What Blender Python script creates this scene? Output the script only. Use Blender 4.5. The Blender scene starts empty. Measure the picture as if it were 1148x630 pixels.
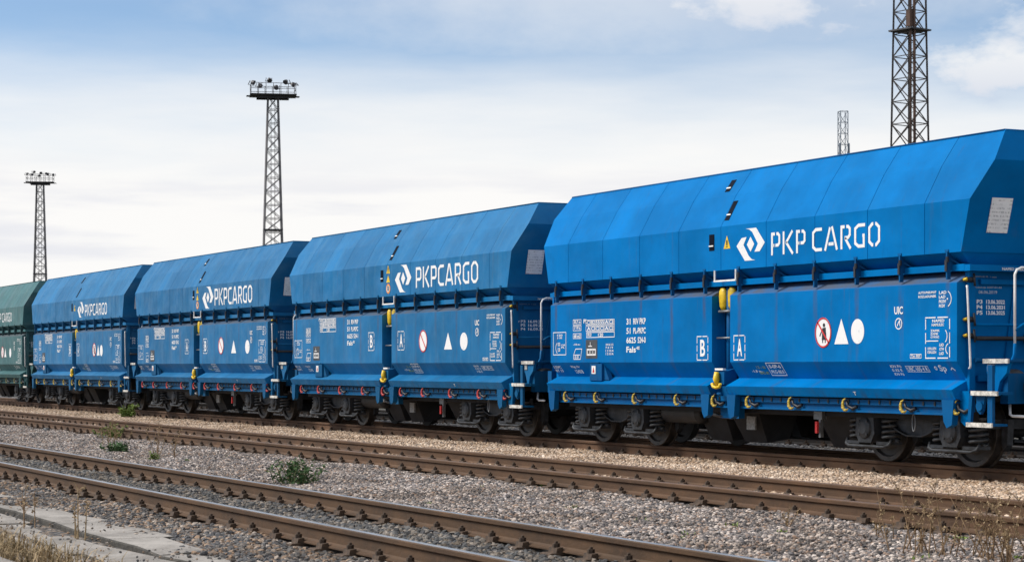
import bpy, bmesh, math, random
import numpy as np
from mathutils import Vector, Matrix, Euler
random.seed(7); rng = np.random.default_rng(7)
S = bpy.context.scene
COL = S.collection
R = math.radians

# ------------------------------------------------------------------ camera
THETA = math.atan(1136.0 / 2300.0)          # angle between the optical axis and the train
CAM_H = 1.29                                # metres above the rail tops (z = 0)
cam_d = bpy.data.cameras.new('camera'); cam = bpy.data.objects.new('camera', cam_d); COL.objects.link(cam)
cam_d.sensor_width = 36.0; cam_d.lens = 36.0 * 2300.0 / 1148.0
cam_d.shift_y = (410.0 - 315.0) / 1148.0
cam_d.clip_start = 0.1; cam_d.clip_end = 6000
cam_d.dof.use_dof = True; cam_d.dof.focus_distance = 32.0; cam_d.dof.aperture_fstop = 6.3
cam.location = (0, 0, CAM_H)
cam.rotation_euler = (R(90), 0, math.pi / 2 - THETA)
S.camera = cam
ct, st = math.cos(THETA), math.sin(THETA)
def depth(X, Y): return -X * ct + Y * st
def pixx(X, Y): return 574 + 2300 * (X * st + Y * ct) / depth(X, Y)

# ------------------------------------------------------------------ world, sun, exposure
SUN_DIR = Vector((-0.42, -0.66, 0.78)).normalized()      # towards the sun
SUN_EL = math.asin(SUN_DIR.z); SUN_AZ = math.atan2(SUN_DIR.x, SUN_DIR.y)
w = bpy.data.worlds.new('World'); S.world = w; w.use_nodes = True
nt = w.node_tree; nt.nodes.clear()
def WN(t, **k):
    n = nt.nodes.new(t)
    for a, b in k.items(): setattr(n, a, b)
    return n
def wmath(op, a, b=None, c=None, clamp=False):
    n = WN('ShaderNodeMath', operation=op, use_clamp=clamp)
    for i, v in enumerate((a, b, c)):
        if v is None: continue
        if isinstance(v, (int, float)): n.inputs[i].default_value = v
        else: nt.links.new(v, n.inputs[i])
    return n.outputs[0]
tc = WN('ShaderNodeTexCoord'); sep = WN('ShaderNodeSeparateXYZ'); nt.links.new(tc.outputs['Generated'], sep.inputs[0])
sky = WN('ShaderNodeTexSky', sky_type='NISHITA', sun_disc=False, sun_elevation=SUN_EL, sun_rotation=SUN_AZ)
sky.air_density = 0.8; sky.dust_density = 0.0; sky.ozone_density = 1.9
bg1 = WN('ShaderNodeBackground'); bg1.inputs['Strength'].default_value = 0.088; nt.links.new(sky.outputs[0], bg1.inputs['Color'])
dz = sep.outputs['Z']
def wnoise(sx, sz, scale, detail, rough, off=0.0):
    m = WN('ShaderNodeMapping'); m.inputs['Scale'].default_value = (sx, sx, sz); m.inputs['Location'].default_value = (off, off * .7, off * .3)
    nt.links.new(tc.outputs['Generated'], m.inputs['Vector'])
    n = WN('ShaderNodeTexNoise'); n.inputs['Scale'].default_value = scale; n.inputs['Detail'].default_value = detail; n.inputs['Roughness'].default_value = rough
    nt.links.new(m.outputs[0], n.inputs['Vector']); return n.outputs['Fac']
streak = wnoise(1.0, 6.0, 5.0, 7, 0.55, 3.1)
puff = wnoise(1.0, 2.0, 26.0, 6, 0.6, 1.7)
# cover: a bank of thin cloud low over the horizon, breaking up above
lowbank = wmath('SMOOTH_MIN', 1.0, 1.0, 0.0)
mr = WN('ShaderNodeMapRange', interpolation_type='SMOOTHSTEP'); nt.links.new(wmath('ADD', dz, wmath('MULTIPLY', wmath('SUBTRACT', streak, 0.5), 0.06)), mr.inputs[0])
mr.inputs[1].default_value = 0.088; mr.inputs[2].default_value = 0.176; mr.inputs[3].default_value = 1.0; mr.inputs[4].default_value = 0.0
hi = WN('ShaderNodeMapRange', interpolation_type='SMOOTHSTEP'); nt.links.new(wnoise(1.0, 2.2, 3.2, 7, 0.6, 9.3), hi.inputs[0])
hi.inputs[1].default_value = 0.38; hi.inputs[2].default_value = 0.56; hi.inputs[3].default_value = 0.0; hi.inputs[4].default_value = 0.9
hiw = WN('ShaderNodeMapRange'); nt.links.new(dz, hiw.inputs[0]); hiw.inputs[1].default_value = 0.17; hiw.inputs[2].default_value = 0.30
cover = wmath('MAXIMUM', mr.outputs[0], wmath('MULTIPLY', hi.outputs[0], hiw.outputs[0]))
# single heaped clouds: (pixel x, pixel y, half width, half height) of the photograph turned into directions
shade = None
for (px, py, hw, hh) in ((858, 2, 125, 62), (1132, 80, 122, 48), (1225, 30, 110, 40), (470, -75, 120, 40), (60, -120, 160, 40), (720, -40, 520, 190)):
    xr = (px - 574) / 2300.0
    v = Vector((xr * st - ct, xr * ct + st, (410 - py) / 2300.0)); L = v.length; v.normalize()
    az = math.atan2(v.y, v.x)
    azn = wmath('ARCTAN2', sep.outputs['Y'], sep.outputs['X'])
    du = wmath('DIVIDE', wmath('SUBTRACT', azn, az), hw / 2300.0 / L)
    dv = wmath('DIVIDE', wmath('SUBTRACT', dz, v.z), hh / 2300.0 / L)
    dvb = wmath('MULTIPLY', dv, wmath('ADD', 1.25, wmath('MULTIPLY', wmath('SIGN', dv), -0.25)))   # flatter below
    r2 = wmath('SQRT', wmath('ADD', wmath('MULTIPLY', du, du), wmath('MULTIPLY', dvb, dvb)))
    r3 = wmath('ADD', r2, wmath('MULTIPLY', wmath('SUBTRACT', puff, 0.5), 2.4 if hw < 400 else 0.7))
    m1 = WN('ShaderNodeMapRange', interpolation_type='SMOOTHSTEP'); nt.links.new(r3, m1.inputs[0])
    m1.inputs[1].default_value = 1.25; m1.inputs[2].default_value = 0.25; m1.inputs[3].default_value = 0; m1.inputs[4].default_value = 0.85 if hw < 400 else 0.48
    cover = wmath('MAXIMUM', cover, m1.outputs[0])
    sh = wmath('MULTIPLY', m1.outputs[0], wmath('SUBTRACT', 0.40, wmath('MULTIPLY', dv, 0.9), clamp=True))
    sh = wmath('MULTIPLY', sh, 1.0 if hw < 400 else 0.0); shade = sh if shade is None else wmath('MAXIMUM', shade, sh)
grey = WN('ShaderNodeMapRange', interpolation_type='SMOOTHSTEP'); nt.links.new(wnoise(1.0, 9.0, 6.0, 6, 0.55, 5.5), grey.inputs[0])
grey.inputs[1].default_value = 0.46; grey.inputs[2].default_value = 0.66; grey.inputs[3].default_value = 0.0; grey.inputs[4].default_value = 0.75
gl = WN('ShaderNodeMapRange', interpolation_type='SMOOTHSTEP'); nt.links.new(dz, gl.inputs[0]); gl.inputs[1].default_value = .075; gl.inputs[2].default_value = .105; gl.inputs[3].default_value = .75; gl.inputs[4].default_value = .12
gm = wmath('MAXIMUM', wmath('MULTIPLY', grey.outputs[0], gl.outputs[0]), shade)
cmix = WN('ShaderNodeMix', data_type='RGBA'); nt.links.new(gm, cmix.inputs[0])
cmix.inputs[6].default_value = (0.955, 0.945, 0.93, 1); cmix.inputs[7].default_value = (0.71, 0.73, 0.81, 1)
bg2 = WN('ShaderNodeBackground'); bg2.inputs['Strength'].default_value = 0.70; nt.links.new(cmix.outputs[2], bg2.inputs['Color'])
mx = WN('ShaderNodeMixShader'); nt.links.new(cover, mx.inputs[0]); nt.links.new(bg1.outputs[0], mx.inputs[1]); nt.links.new(bg2.outputs[0], mx.inputs[2])
wo = WN('ShaderNodeOutputWorld'); nt.links.new(mx.outputs[0], wo.inputs['Surface'])
sun_d = bpy.data.lights.new('sun', 'SUN'); sun_d.energy = 3.0; sun_d.angle = R(26); sun_d.color = (1.0, 0.95, 0.87)
sun = bpy.data.objects.new('sun', sun_d); COL.objects.link(sun); sun.rotation_euler = (-SUN_DIR).to_track_quat('-Z', 'Y').to_euler(); sun.location = (0, 0, 60)
S.view_settings.view_transform = 'Standard'; S.view_settings.look = 'None'; S.view_settings.exposure = 0.55; S.view_settings.gamma = 1.0
S.view_settings.use_curve_mapping = False
S.render.engine = 'CYCLES'; S.cycles.use_denoising = True; S.cycles.max_bounces = 6; S.cycles.caustics_reflective = False; S.cycles.caustics_refractive = False
S.cycles.sample_clamp_indirect = 4.0

# ------------------------------------------------------------------ material helpers
class NT:
    def __init__(s, name):
        s.m = bpy.data.materials.new(name); s.m.use_nodes = True; s.t = s.m.node_tree; s.t.nodes.clear()
        s.o = s.n('ShaderNodeOutputMaterial'); s.b = s.n('ShaderNodeBsdfPrincipled'); s.l(s.b.outputs[0], s.o.inputs[0])
        s._tc = None
    def n(s, t, **k):
        x = s.t.nodes.new(t)
        for a, b in k.items(): setattr(x, a, b)
        return x
    def l(s, a, b): s.t.links.new(a, b)
    def set(s, i, v):
        if hasattr(v, 'links'): s.l(v, s.b.inputs[i])
        else: s.b.inputs[i].default_value = v
    def obj(s):
        if not s._tc: s._tc = s.n('ShaderNodeTexCoord')
        return s._tc.outputs['Object']
    def noise(s, scale, detail=4, rough=.55, sc=(1, 1, 1), vec=None, out='Fac'):
        m = s.n('ShaderNodeMapping'); m.inputs['Scale'].default_value = sc; s.l(vec or s.obj(), m.inputs[0])
        x = s.n('ShaderNodeTexNoise'); x.inputs['Scale'].default_value = scale; x.inputs['Detail'].default_value = detail; x.inputs['Roughness'].default_value = rough
        s.l(m.outputs[0], x.inputs['Vector']); return x.outputs[out]
    def math(s, op, a, b=None, c=None, clamp=False):
        x = s.n('ShaderNodeMath', operation=op, use_clamp=clamp)
        for i, v in enumerate((a, b, c)):
            if v is None: continue
            if isinstance(v, (int, float)): x.inputs[i].default_value = v
            else: s.l(v, x.inputs[i])
        return x.outputs[0]
    def rng(s, v, a, b, c=0., d=1., smooth=True):
        x = s.n('ShaderNodeMapRange', interpolation_type='SMOOTHSTEP' if smooth else 'LINEAR'); s.l(v, x.inputs[0])
        for i, q in enumerate((a, b, c, d)): x.inputs[i + 1].default_value = q
        return x.outputs[0]
    def mix(s, f, a, b, blend='MIX'):
        x = s.n('ShaderNodeMix', data_type='RGBA', blend_type=blend)
        for i, v in ((0, f), (6, a), (7, b)):
            if hasattr(v, 'links'): s.l(v, x.inputs[i])
            elif i == 0: x.inputs[0].default_value = v
            else: x.inputs[i].default_value = (*v, 1) if len(v) == 3 else v
        return x.outputs[2]
    def bump(s, h, dist, strength=1.0):
        x = s.n('ShaderNodeBump'); x.inputs['Distance'].default_value = dist; x.inputs['Strength'].default_value = strength
        s.l(h, x.inputs['Height']); s.l(x.outputs[0], s.b.inputs['Normal'])
    def sep(s, v=None):
        x = s.n('ShaderNodeSeparateXYZ'); s.l(v or s.obj(), x.inputs[0]); return x.outputs

def simple(name, col, rough=.6, metal=0., var=.25, scale=8, bump=0., spec=.5):
    m = NT(name); f = m.noise(scale, 5)
    dark = tuple(c * (1 - var) for c in col); lite = tuple(min(1, c * (1 + var)) for c in col)
    m.set('Base Color', m.mix(m.rng(f, .3, .7), dark, lite)); m.set('Roughness', rough); m.set('Metallic', metal); m.set('Specular IOR Level', spec)
    if bump: m.bump(m.noise(scale * 3, 5), bump)
    return m.m

def paint(name, base, dust, dustcol, rough, door=False, dents=.012, grime=.5, spec=.09):
    m = NT(name); X, Y, Z = m.sep()
    f = m.noise(.9, 4, .6, (1, 1, 1.4)); c = m.mix(m.rng(f, .3, .72), tuple(q * .84 for q in base), tuple(q * 1.12 for q in base))
    oi = m.n('ShaderNodeObjectInfo'); k_ = m.rng(oi.outputs['Random'], 0, 1, .90, 1.06, False); hv = m.n('ShaderNodeHueSaturation'); m.l(c, hv.inputs['Color']); m.l(k_, hv.inputs['Value']); c = hv.outputs[0]
    s1 = m.noise(7, 5, .6, (1, .15, .09)); c = m.mix(m.math('MULTIPLY', m.rng(s1, .48, .75), dust), c, dustcol)
    s2 = m.noise(1.3, 5, .65); c = m.mix(m.math('MULTIPLY', m.rng(s2, .42, .75), dust * .6), c, dustcol)
    if door:
        # rust and grease runs that come down from each rib
        ph = m.math('ABSOLUTE', m.math('SUBTRACT', m.math('FRACT', m.math('DIVIDE', m.math('ADD', X, 5.235 + .955 / 2), .955)), .5))
        ln = m.rng(ph, .014, .075, 1., 0.); ln = m.math('MULTIPLY', ln, m.rng(m.noise(2.2, 4, .6, (3, 1, .8)), .35, .75, .05, 1.))
        fall = m.rng(Z, 0.9, 2.45, .25, .95, False)
        c = m.mix(m.math('MULTIPLY', m.math('MULTIPLY', ln, fall), .8 * grime + .42), c, (.075, .06, .075))
        # dirt lying on the sloping head of the door
        band = m.math('MULTIPLY', m.rng(Z, 2.305, 2.34), m.rng(m.noise(3.0, 5, .6), .25, .6, .45, 1.))
        c = m.mix(m.math('MULTIPLY', band, .85), c, (.10, .105, .12))
        low = m.math('MULTIPLY', m.rng(Z, 1.02, .86), m.rng(m.noise(9, 5, .6, (1, 1, .2)), .45, .7)); c = m.mix(m.math('MULTIPLY', low, .5), c, (.03, .04, .055))
    run = m.math('MULTIPLY', m.rng(m.noise(16, 4, .6, (1, .3, .05)), .56, .74), m.rng(m.noise(1.1, 4, .6), .42, .62)); c = m.mix(m.math('MULTIPLY', run, .16 + .30 * grime), c, (.07, .075, .085))
    sp = m.noise(38, 3, .6); c = m.mix(m.math('MULTIPLY', m.rng(sp, .66, .74), .35), c, (.06, .05, .05))
    sp2 = m.noise(5.5, 6, .7, (1, 1, .35)); c = m.mix(m.math('MULTIPLY', m.rng(sp2, .58, .75), .30 * grime + .08), c, (base[0] + .008, .03, .07))
    m.set('Base Color', c); m.set('Roughness', m.rng(m.noise(2.5, 5, .6), .3, .7, rough - .07, rough + .1)); m.set('Specular IOR Level', spec)
    d = m.math('ADD', m.noise(1.15, 2, .45), m.math('MULTIPLY', m.noise(160, 2, .5), .006)); m.bump(d, dents)
    return m.m

M = {}
M['white'] = simple('white_paint', (.78, .78, .77), .5, var=.12, scale=6)
def letter_mat():
    m = NT('lettering_white'); f = m.noise(11, 6, .7)
    m.set('Base Color', m.mix(m.rng(f, .56, .70, 0, .5), (.78, .78, .78), (.30, .40, .52))); m.set('Roughness', .5); return m.m
M['letter'] = letter_mat()
M['red'] = simple('red_paint', (.55, .02, .02), .5)
M['yellow'] = simple('yellow_paint', (.72, .48, .015), .45, var=.2, scale=14)
M['orange'] = simple('orange_decal', (.75, .25, .02), .5, var=.1)
M['black'] = simple('black_print', (.012, .013, .016), .55)
M['greyplate'] = simple('grey_stencil_panel', (.045, .05, .058), .6)
M['bogie'] = simple('bogie_grey', (.027, .030, .035), .55, var=.7, scale=5, bump=.006)
M['spring'] = simple('spring_steel', (.055, .058, .062), .5, var=.4, scale=12)
M['wheel'] = simple('wheel_steel', (.034, .033, .034), .55, var=.4, scale=4)
M['rim'] = simple('wheel_rim_worn', (.050, .044, .040), .5, metal=.4, var=.35)
M['under'] = simple('underframe_black', (.012, .013, .016), .75, var=.4, scale=4)
M['grease'] = simple('greasy_iron', (.014, .016, .022), .5, var=.4, scale=20)
M['slot'] = simple('slot_dark', (.004, .007, .016), .7, spec=.05)
M['tank'] = simple('tank_grey', (.022, .024, .028), .5, var=.3)
M['notice'] = None
def notice_mat():
    m = NT('notice_plate'); X, Y, Z = m.sep()
    ln = m.rng(m.math('FRACT', m.math('MULTIPLY', Z, 21.0)), .42, .58); tx = m.rng(m.noise(55, 3, .7, (1, 1, .35)), .44, .56)
    mg = m.math('MULTIPLY', m.rng(m.noise(6, 2, .5, (1, 1.5, 1.2)), .38, .5), m.math('MULTIPLY', ln, tx))
    c = m.mix(m.rng(m.noise(9, 5, .65), .3, .7), (.82, .83, .84), (.92, .92, .92)); c = m.mix(m.math('MULTIPLY', mg, .5), c, (.16, .17, .2))
    m.set('Base Color', c); m.set('Roughness', .55); return m.m
M['notice'] = notice_mat()

# ------------------------------------------------------------------ mesh helpers
class MB:
    def __init__(s): s.v = []; s.f = []; s.mi = []; s.sm = []
    def add(s, vs, fs, mi=0, smooth=False):
        k = len(s.v); s.v += [tuple(v) for v in vs]
        for f in fs: s.f.append(tuple(i + k for i in f)); s.mi.append(mi); s.sm.append(smooth)
        return s
    def box(s, x0, x1, y0, y1, z0, z1, mi=0, mat=None):
        vs = [(x, y, z) for x in (x0, x1) for y in (y0, y1) for z in (z0, z1)]
        if mat: vs = [tuple(mat @ Vector(v)) for v in vs]
        return s.add(vs, [(0, 1, 3, 2), (4, 6, 7, 5), (0, 4, 5, 1), (2, 3, 7, 6), (0, 2, 6, 4), (1, 5, 7, 3)], mi)
    def prism(s, poly, a, b, axis='x', mi=0):
        n = len(poly); vs = []
        for t in (a, b):
            for p, q in poly:
                vs.append((t, p, q) if axis == 'x' else ((p, t, q) if axis == 'y' else (p, q, t)))
        fs = [tuple(range(n))[::-1], tuple(range(n, 2 * n))] + [(i, (i + 1) % n, n + (i + 1) % n, n + i) for i in range(n)]
        return s.add(vs, fs, mi)
    def tube(s, pts, r, n=8, mi=0, cap=True, flat=(1, 1)):
        pts = [Vector(p) for p in pts]; rs = r if isinstance(r, (list, tuple)) else [r] * len(pts)
        vs = []; fs = []; up = None
        for i, p in enumerate(pts):
            d = (pts[min(i + 1, len(pts) - 1)] - pts[max(i - 1, 0)]).normalized()
            if up is None: up = Vector((0, 1, 0)) if abs(d.y) < .9 else Vector((1, 0, 0))
            a = d.cross(up).normalized(); b = a.cross(d).normalized(); up = b
            for k in range(n):
                t = 2 * math.pi * k / n; vs.append(p + (a * math.cos(t) * flat[0] + b * math.sin(t) * flat[1]) * rs[i])
        for i in range(len(pts) - 1):
            for k in range(n): fs.append((i * n + k, i * n + (k + 1) % n, (i + 1) * n + (k + 1) % n, (i + 1) * n + k))
        s.add(vs, fs, mi, True)
        if cap:
            k0 = len(s.v) - len(vs)
            s.f.append(tuple(k0 + k for k in range(n))); s.mi.append(mi); s.sm.append(False)
            s.f.append(tuple(k0 + (len(pts) - 1) * n + k for k in reversed(range(n)))); s.mi.append(mi); s.sm.append(False)
        return s
    def lathe(s, prof, org, axis='y', n=32, mis=None, close=False):
        vs = []; fs = []; org = Vector(org); m = len(prof)
        for k in range(n):
            t = 2 * math.pi * k / n; c, q = math.cos(t), math.sin(t)
            for (a, r) in prof:
                vs.append(org + (Vector((r * c, a, r * q)) if axis == 'y' else (Vector((a, r * c, r * q)) if axis == 'x' else Vector((r * c, r * q, a)))))
        k0 = len(s.v); s.v += [tuple(v) for v in vs]
        for k in range(n):
            for i in range(m - 1 + (1 if close else 0)):
                j = (i + 1) % m; kk = (k + 1) % n
                s.f.append((k0 + k * m + i, k0 + kk * m + i, k0 + kk * m + j, k0 + k * m + j)); s.mi.append(mis[i] if mis else 0); s.sm.append(False)
        return s
    def mesh(s, name, mats=1):
        me = bpy.data.meshes.new(name); me.from_pydata(s.v, [], s.f); me.validate(clean_customdata=False)
        for i in range(mats): me.materials.append(None)
        if len(me.polygons) == len(s.f):
            me.polygons.foreach_set('material_index', s.mi); me.polygons.foreach_set('use_smooth', s.sm)
        bm = bmesh.new(); bm.from_mesh(me); bmesh.ops.recalc_face_normals(bm, faces=bm.faces); bm.to_mesh(me); bm.free()
        return me

def link(name, me, mats, parent=None, mw=None):
    o = bpy.data.objects.new(name, me); COL.objects.link(o)
    if parent: o.parent = parent
    if mw is not None: o.matrix_local = mw
    if me is not None and mats:
        for i, m in enumerate(mats if isinstance(mats, (list, tuple)) else [mats]):
            if i >= len(me.materials): me.materials.append(None)
            o.material_slots[i].link = 'OBJECT'; o.material_slots[i].material = m
    return o
def tag(o, label=None, cat=None, group=None, kind=None):
    for k, v in (('label', label), ('category', cat), ('group', group), ('kind', kind)):
        if v: o[k] = v
    return o
def empty(name, loc=(0, 0, 0), rz=0):
    o = bpy.data.objects.new(name, None); COL.objects.link(o); o.location = loc; o.rotation_euler = (0, 0, rz); o.empty_display_size = .3; return o

# ------------------------------------------------------------------ ground and ballast beds
def ground_mat():
    m = NT('far_ground'); f = m.noise(.08, 6, .6); g = m.noise(2.5, 6, .65)
    c = m.mix(m.rng(f, .4, .6), (.075, .068, .055), (.055, .068, .032)); c = m.mix(m.rng(g, .3, .7), tuple(q * .6 for q in (.07, .06, .05)), c)
    m.set('Base Color', c); m.set('Roughness', .95); m.bump(g, .08); return m.m
def bed_mat(name, pal, sc=55):
    m = NT(name)
    v = m.n('ShaderNodeTexVoronoi'); v.inputs['Scale'].default_value = sc / 2.6; m.l(m.obj(), v.inputs['Vector'])
    sepc = m.n('ShaderNodeSeparateColor'); m.l(v.outputs['Color'], sepc.inputs[0])
    cr = m.n('ShaderNodeValToRGB'); cr.color_ramp.interpolation = 'CONSTANT'; el = cr.color_ramp.elements
    while len(el) < len(pal): el.new(1)
    for i, c in enumerate(pal): el[i].position = i / len(pal); el[i].color = (*[q * .75 for q in c], 1)
    m.l(sepc.outputs[0], cr.inputs[0]); m.set('Base Color', cr.outputs[0]); m.set('Roughness', .9)
    m.bump(m.math('SUBTRACT', .6, v.outputs['Distance']), .05); return m.m
g = MB(); g.add([(-3000, -3000, -.45), (3000, -3000, -.45), (3000, 3000, -.45), (-3000, 3000, -.45)], [(0, 1, 2, 3)])
tag(link('ground', g.mesh('ground'), ground_mat()), kind='structure')

PAL_LIGHT = [(.46, .37, .29), (.52, .42, .34), (.36, .29, .23), (.30, .25, .21), (.58, .49, .41), (.22, .19, .17), (.42, .33, .25), (.48, .40, .34), (.62, .56, .50), (.33, .24, .17)]
PAL_GREY = [(.17, .165, .17), (.24, .225, .22), (.11, .108, .115), (.30, .27, .25), (.20, .19, .195), (.36, .32, .29), (.14, .14, .15), (.085, .085, .09), (.26, .20, .165), (.50, .46, .43), (.18, .17, .17), (.30, .22, .17), (.05, .05, .055), (.38, .35, .34), (.075, .072, .072), (.62, .58, .55), (.13, .125, .125)]
PAL_DARK = [(.085, .09, .095), (.12, .12, .12), (.06, .062, .068), (.17, .155, .14), (.10, .10, .105), (.22, .19, .16), (.075, .08, .085), (.14, .115, .09), (.05, .052, .055), (.30, .265, .23)]
PAL_MIX = [(.10, .10, .105), (.16, .14, .125), (.07, .072, .078), (.30, .20, .13), (.12, .12, .125), (.42, .36, .31), (.09, .09, .095), (.22, .16, .12), (.14, .135, .13), (.34, .25, .18), (.08, .082, .09), (.20, .18, .165)]
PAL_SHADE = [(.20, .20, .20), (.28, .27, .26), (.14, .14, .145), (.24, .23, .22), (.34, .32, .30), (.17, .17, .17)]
BEDS = [  # name, y0, y1, z, palette
    ('ballast_bed_foreground', -3.0, 6.80, -.235, PAL_MIX), ('ballast_bed_front_track', 6.80, 7.60, -.235, PAL_DARK),
    ('ballast_bed_grey_strip', 7.60, 12.36, -.225, PAL_GREY), ('ballast_bed_light_strip', 12.36, 17.65, -.215, PAL_LIGHT),
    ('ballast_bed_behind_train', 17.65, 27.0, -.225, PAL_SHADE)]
for nm, y0, y1, z, pal in BEDS:
    b = MB(); nx, ny = 150, max(3, int((y1 - y0) / .35))
    xs = -170 + 190 * (np.linspace(0, 1, nx + 1) ** .75)
    vs = []; 
    for i in range(nx + 1):
        for j in range(ny + 1):
            y = y0 + (y1 - y0) * j / ny; edge = min(j, ny - j) / ny
            vs.append((xs[i], y, z + (random.uniform(-.012, .012) if 0 < j < ny else 0)))
    fs = [(i * (ny + 1) + j, (i + 1) * (ny + 1) + j, (i + 1) * (ny + 1) + j + 1, i * (ny + 1) + j + 1) for i in range(nx) for j in range(ny)]
    b.add(vs, fs, 0, True)
    if nm.endswith('foreground'): b.prism([(y0, -.6), (y0 - .02, -.6), (y0 - .02, z), (y0, z)], -170, 20)
    tag(link(nm, b.mesh(nm), bed_mat(nm, pal)), kind='structure')

# ------------------------------------------------------------------ ballast stones (instanced)
def stone_collection(name, mat, n=6, seed=1):
    col = bpy.data.collections.new(name); rr = random.Random(seed)
    for k in range(n):
        bm = bmesh.new(); bmesh.ops.create_icosphere(bm, subdivisions=1, radius=.5)
        planes = [Vector((rr.gauss(0, 1), rr.gauss(0, 1), rr.gauss(0, 1))).normalized() for _ in range(7)]
        sc = (rr.uniform(.85, 1.25), rr.uniform(.7, 1.0), rr.uniform(.5, .8))
        for v in bm.verts:
            for p in planes:
                d = v.co.dot(p) - rr.uniform(.30, .36)
                if d > 0: v.co -= p * d
            v.co = Vector((v.co.x * sc[0], v.co.y * sc[1], v.co.z * sc[2])) * rr.uniform(1.0, 1.2)
        me = bpy.data.meshes.new('stone'); bm.to_mesh(me); bm.free(); me.materials.append(mat)
        o = bpy.data.objects.new('stone_shape', me); col.objects.link(o)
    return col
def stone_mat(name, pal):
    m = NT(name); oi = m.n('ShaderNodeObjectInfo')
    cr = m.n('ShaderNodeValToRGB'); cr.color_ramp.interpolation = 'CONSTANT'; el = cr.color_ramp.elements
    while len(el) < len(pal): el.new(1)
    for i, c in enumerate(pal): el[i].position = i / len(pal); el[i].color = (*c, 1)
    m.l(oi.outputs['Random'], cr.inputs[0])
    c = m.mix(m.rng(m.noise(.8, 5, .65, vec=oi.outputs['Location']), .35, .68, 0., .85), cr.outputs[0], (.62, .56, .50), 'MULTIPLY')
    m.set('Base Color', c); m.set('Roughness', .85); return m.m
def scatter(name, label, mat, pts, size, seed):
    me = bpy.data.meshes.new(name); me.from_pydata([tuple(p) for p in pts], [], [])
    o = bpy.data.objects.new(name, me); COL.objects.link(o); tag(o, label, 'ballast', kind='stuff')
    col = stone_collection(name + '_shapes', mat, 6, seed)
    ng = bpy.data.node_groups.new(name, 'GeometryNodeTree')
    ng.interface.new_socket('Geometry', in_out='INPUT', socket_type='NodeSocketGeometry'); ng.interface.new_socket('Geometry', in_out='OUTPUT', socket_type='NodeSocketGeometry')
    N = ng.nodes.new; L = ng.links.new
    gi, go = N('NodeGroupInput'), N('NodeGroupOutput'); ip = N('GeometryNodeInstanceOnPoints'); ci = N('GeometryNodeCollectionInfo')
    ci.inputs['Collection'].default_value = col; ci.inputs['Separate Children'].default_value = True; ci.inputs['Reset Children'].default_value = True
    rr = N('FunctionNodeRandomValue'); rr.data_type = 'FLOAT_VECTOR'; rr.inputs[0].default_value = (-.5, -.5, 0); rr.inputs[1].default_value = (.5, .5, 6.283)
    rs = N('FunctionNodeRandomValue'); rs.data_type = 'FLOAT'; rs.inputs[2].default_value = size * .5; rs.inputs[3].default_value = size * 1.5; rs.inputs['Seed'].default_value = 5
    ri = N('FunctionNodeRandomValue'); ri.data_type = 'INT'; ri.inputs[4].default_value = 0; ri.inputs[5].default_value = 5; ri.inputs['Seed'].default_value = 9
    mp = N('GeometryNodeMeshToPoints')
    L(gi.outputs[0], mp.inputs[0]); L(mp.outputs[0], ip.inputs['Points']); L(ci.outputs[0], ip.inputs['Instance']); ip.inputs['Pick Instance'].default_value = True
    L(ri.outputs[2], ip.inputs['Instance Index']); L(rr.outputs[0], ip.inputs['Rotation']); L(rs.outputs[1], ip.inputs['Scale']); L(ip.outputs[0], go.inputs[0])
    md = o.modifiers.new('scatter', 'NODES'); md.node_group = ng
    return o
RAILS = {'front': 6.80, 'middle': 12.36, 'train': 17.65, 'rear': 22.6}
def stone_points(y0, y1, z, dens, xr, size, clear=True, keep=None):
    n = int(dens * (y1 - y0) * (xr[1] - xr[0])); X = rng.uniform(xr[0], xr[1], n); Y = rng.uniform(y0, y1, n)
    zd = depth(X, Y); px = pixx(X, Y); ok = (zd > 3) & (px > -90) & (px < 1240)
    ok &= rng.uniform(0, 1, n) < np.clip((26.0 / np.maximum(zd, 1)) ** 1.1, .12, 1.0)
    if clear:
        for yc in RAILS.values():
            for sgn in (-1, 1): ok &= np.abs(Y - yc - sgn * .7535) > .085
    if keep is not None: ok &= keep(X, Y)
    X, Y = X[ok], Y[ok]
    return np.stack([X, Y, z + rng.uniform(-.012, .022, len(X)) + .02 * np.sin(X * 1.7 + Y) * np.sin(Y * 2.3)], 1)
sm = {k: stone_mat('stone_' + k, p) for k, p in (('light', [tuple(min(.85, q * f) for q, f in zip(c, (1.24, 1.16, 1.06))) for c in PAL_LIGHT]), ('grey', [tuple(min(.8, q * f) for q, f in zip(c, (1.16, 1.10, 1.06))) for c in PAL_GREY]), ('dark', PAL_DARK), ('mix', PAL_MIX), ('shade', PAL_SHADE))}
scatter('ballast_stones', 'pale beige crushed stone heaped between the train and the middle track', sm['light'],
        np.concatenate([stone_points(13.0, 16.85, -.190, 950, (-82, -11), .06), stone_points(11.6, 13.05, -.196, 600, (-70, -11), .055)]), .048, 1)
scatter('ballast_stones', 'mixed grey gravel spread between the front and middle tracks', sm['grey'], stone_points(7.6, 11.65, -.206, 1650, (-64, -8), .05), .039, 2)
scatter('ballast_stones', 'dark grey ballast lying between the rails of the front track', sm['dark'], stone_points(6.1, 7.55, -.205, 900, (-48, -8), .06), .056, 3)
scatter('ballast_stones', 'dark ballast with rusty and whitish stones beside the concrete slabs', sm['mix'], stone_points(3.2, 6.1, -.208, 1100, (-40, -7), .05, keep=lambda X, Y: (Y > 5.06 + .10 * np.sin(X * .9) + .05 * np.sin(X * 4.1) + rng.normal(0, .07, len(X)))), .050, 4)
scatter('loose_gravel', 'loose pebbles and fines strewn over the concrete slabs', sm['mix'], stone_points(3.5, 5.15, -.190, 45, (-40, -9), .03), .022, 8)
_t = rng.uniform(-1, 1, (9000, 2)); _t = _t[(_t ** 2).sum(1) < 1]
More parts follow.
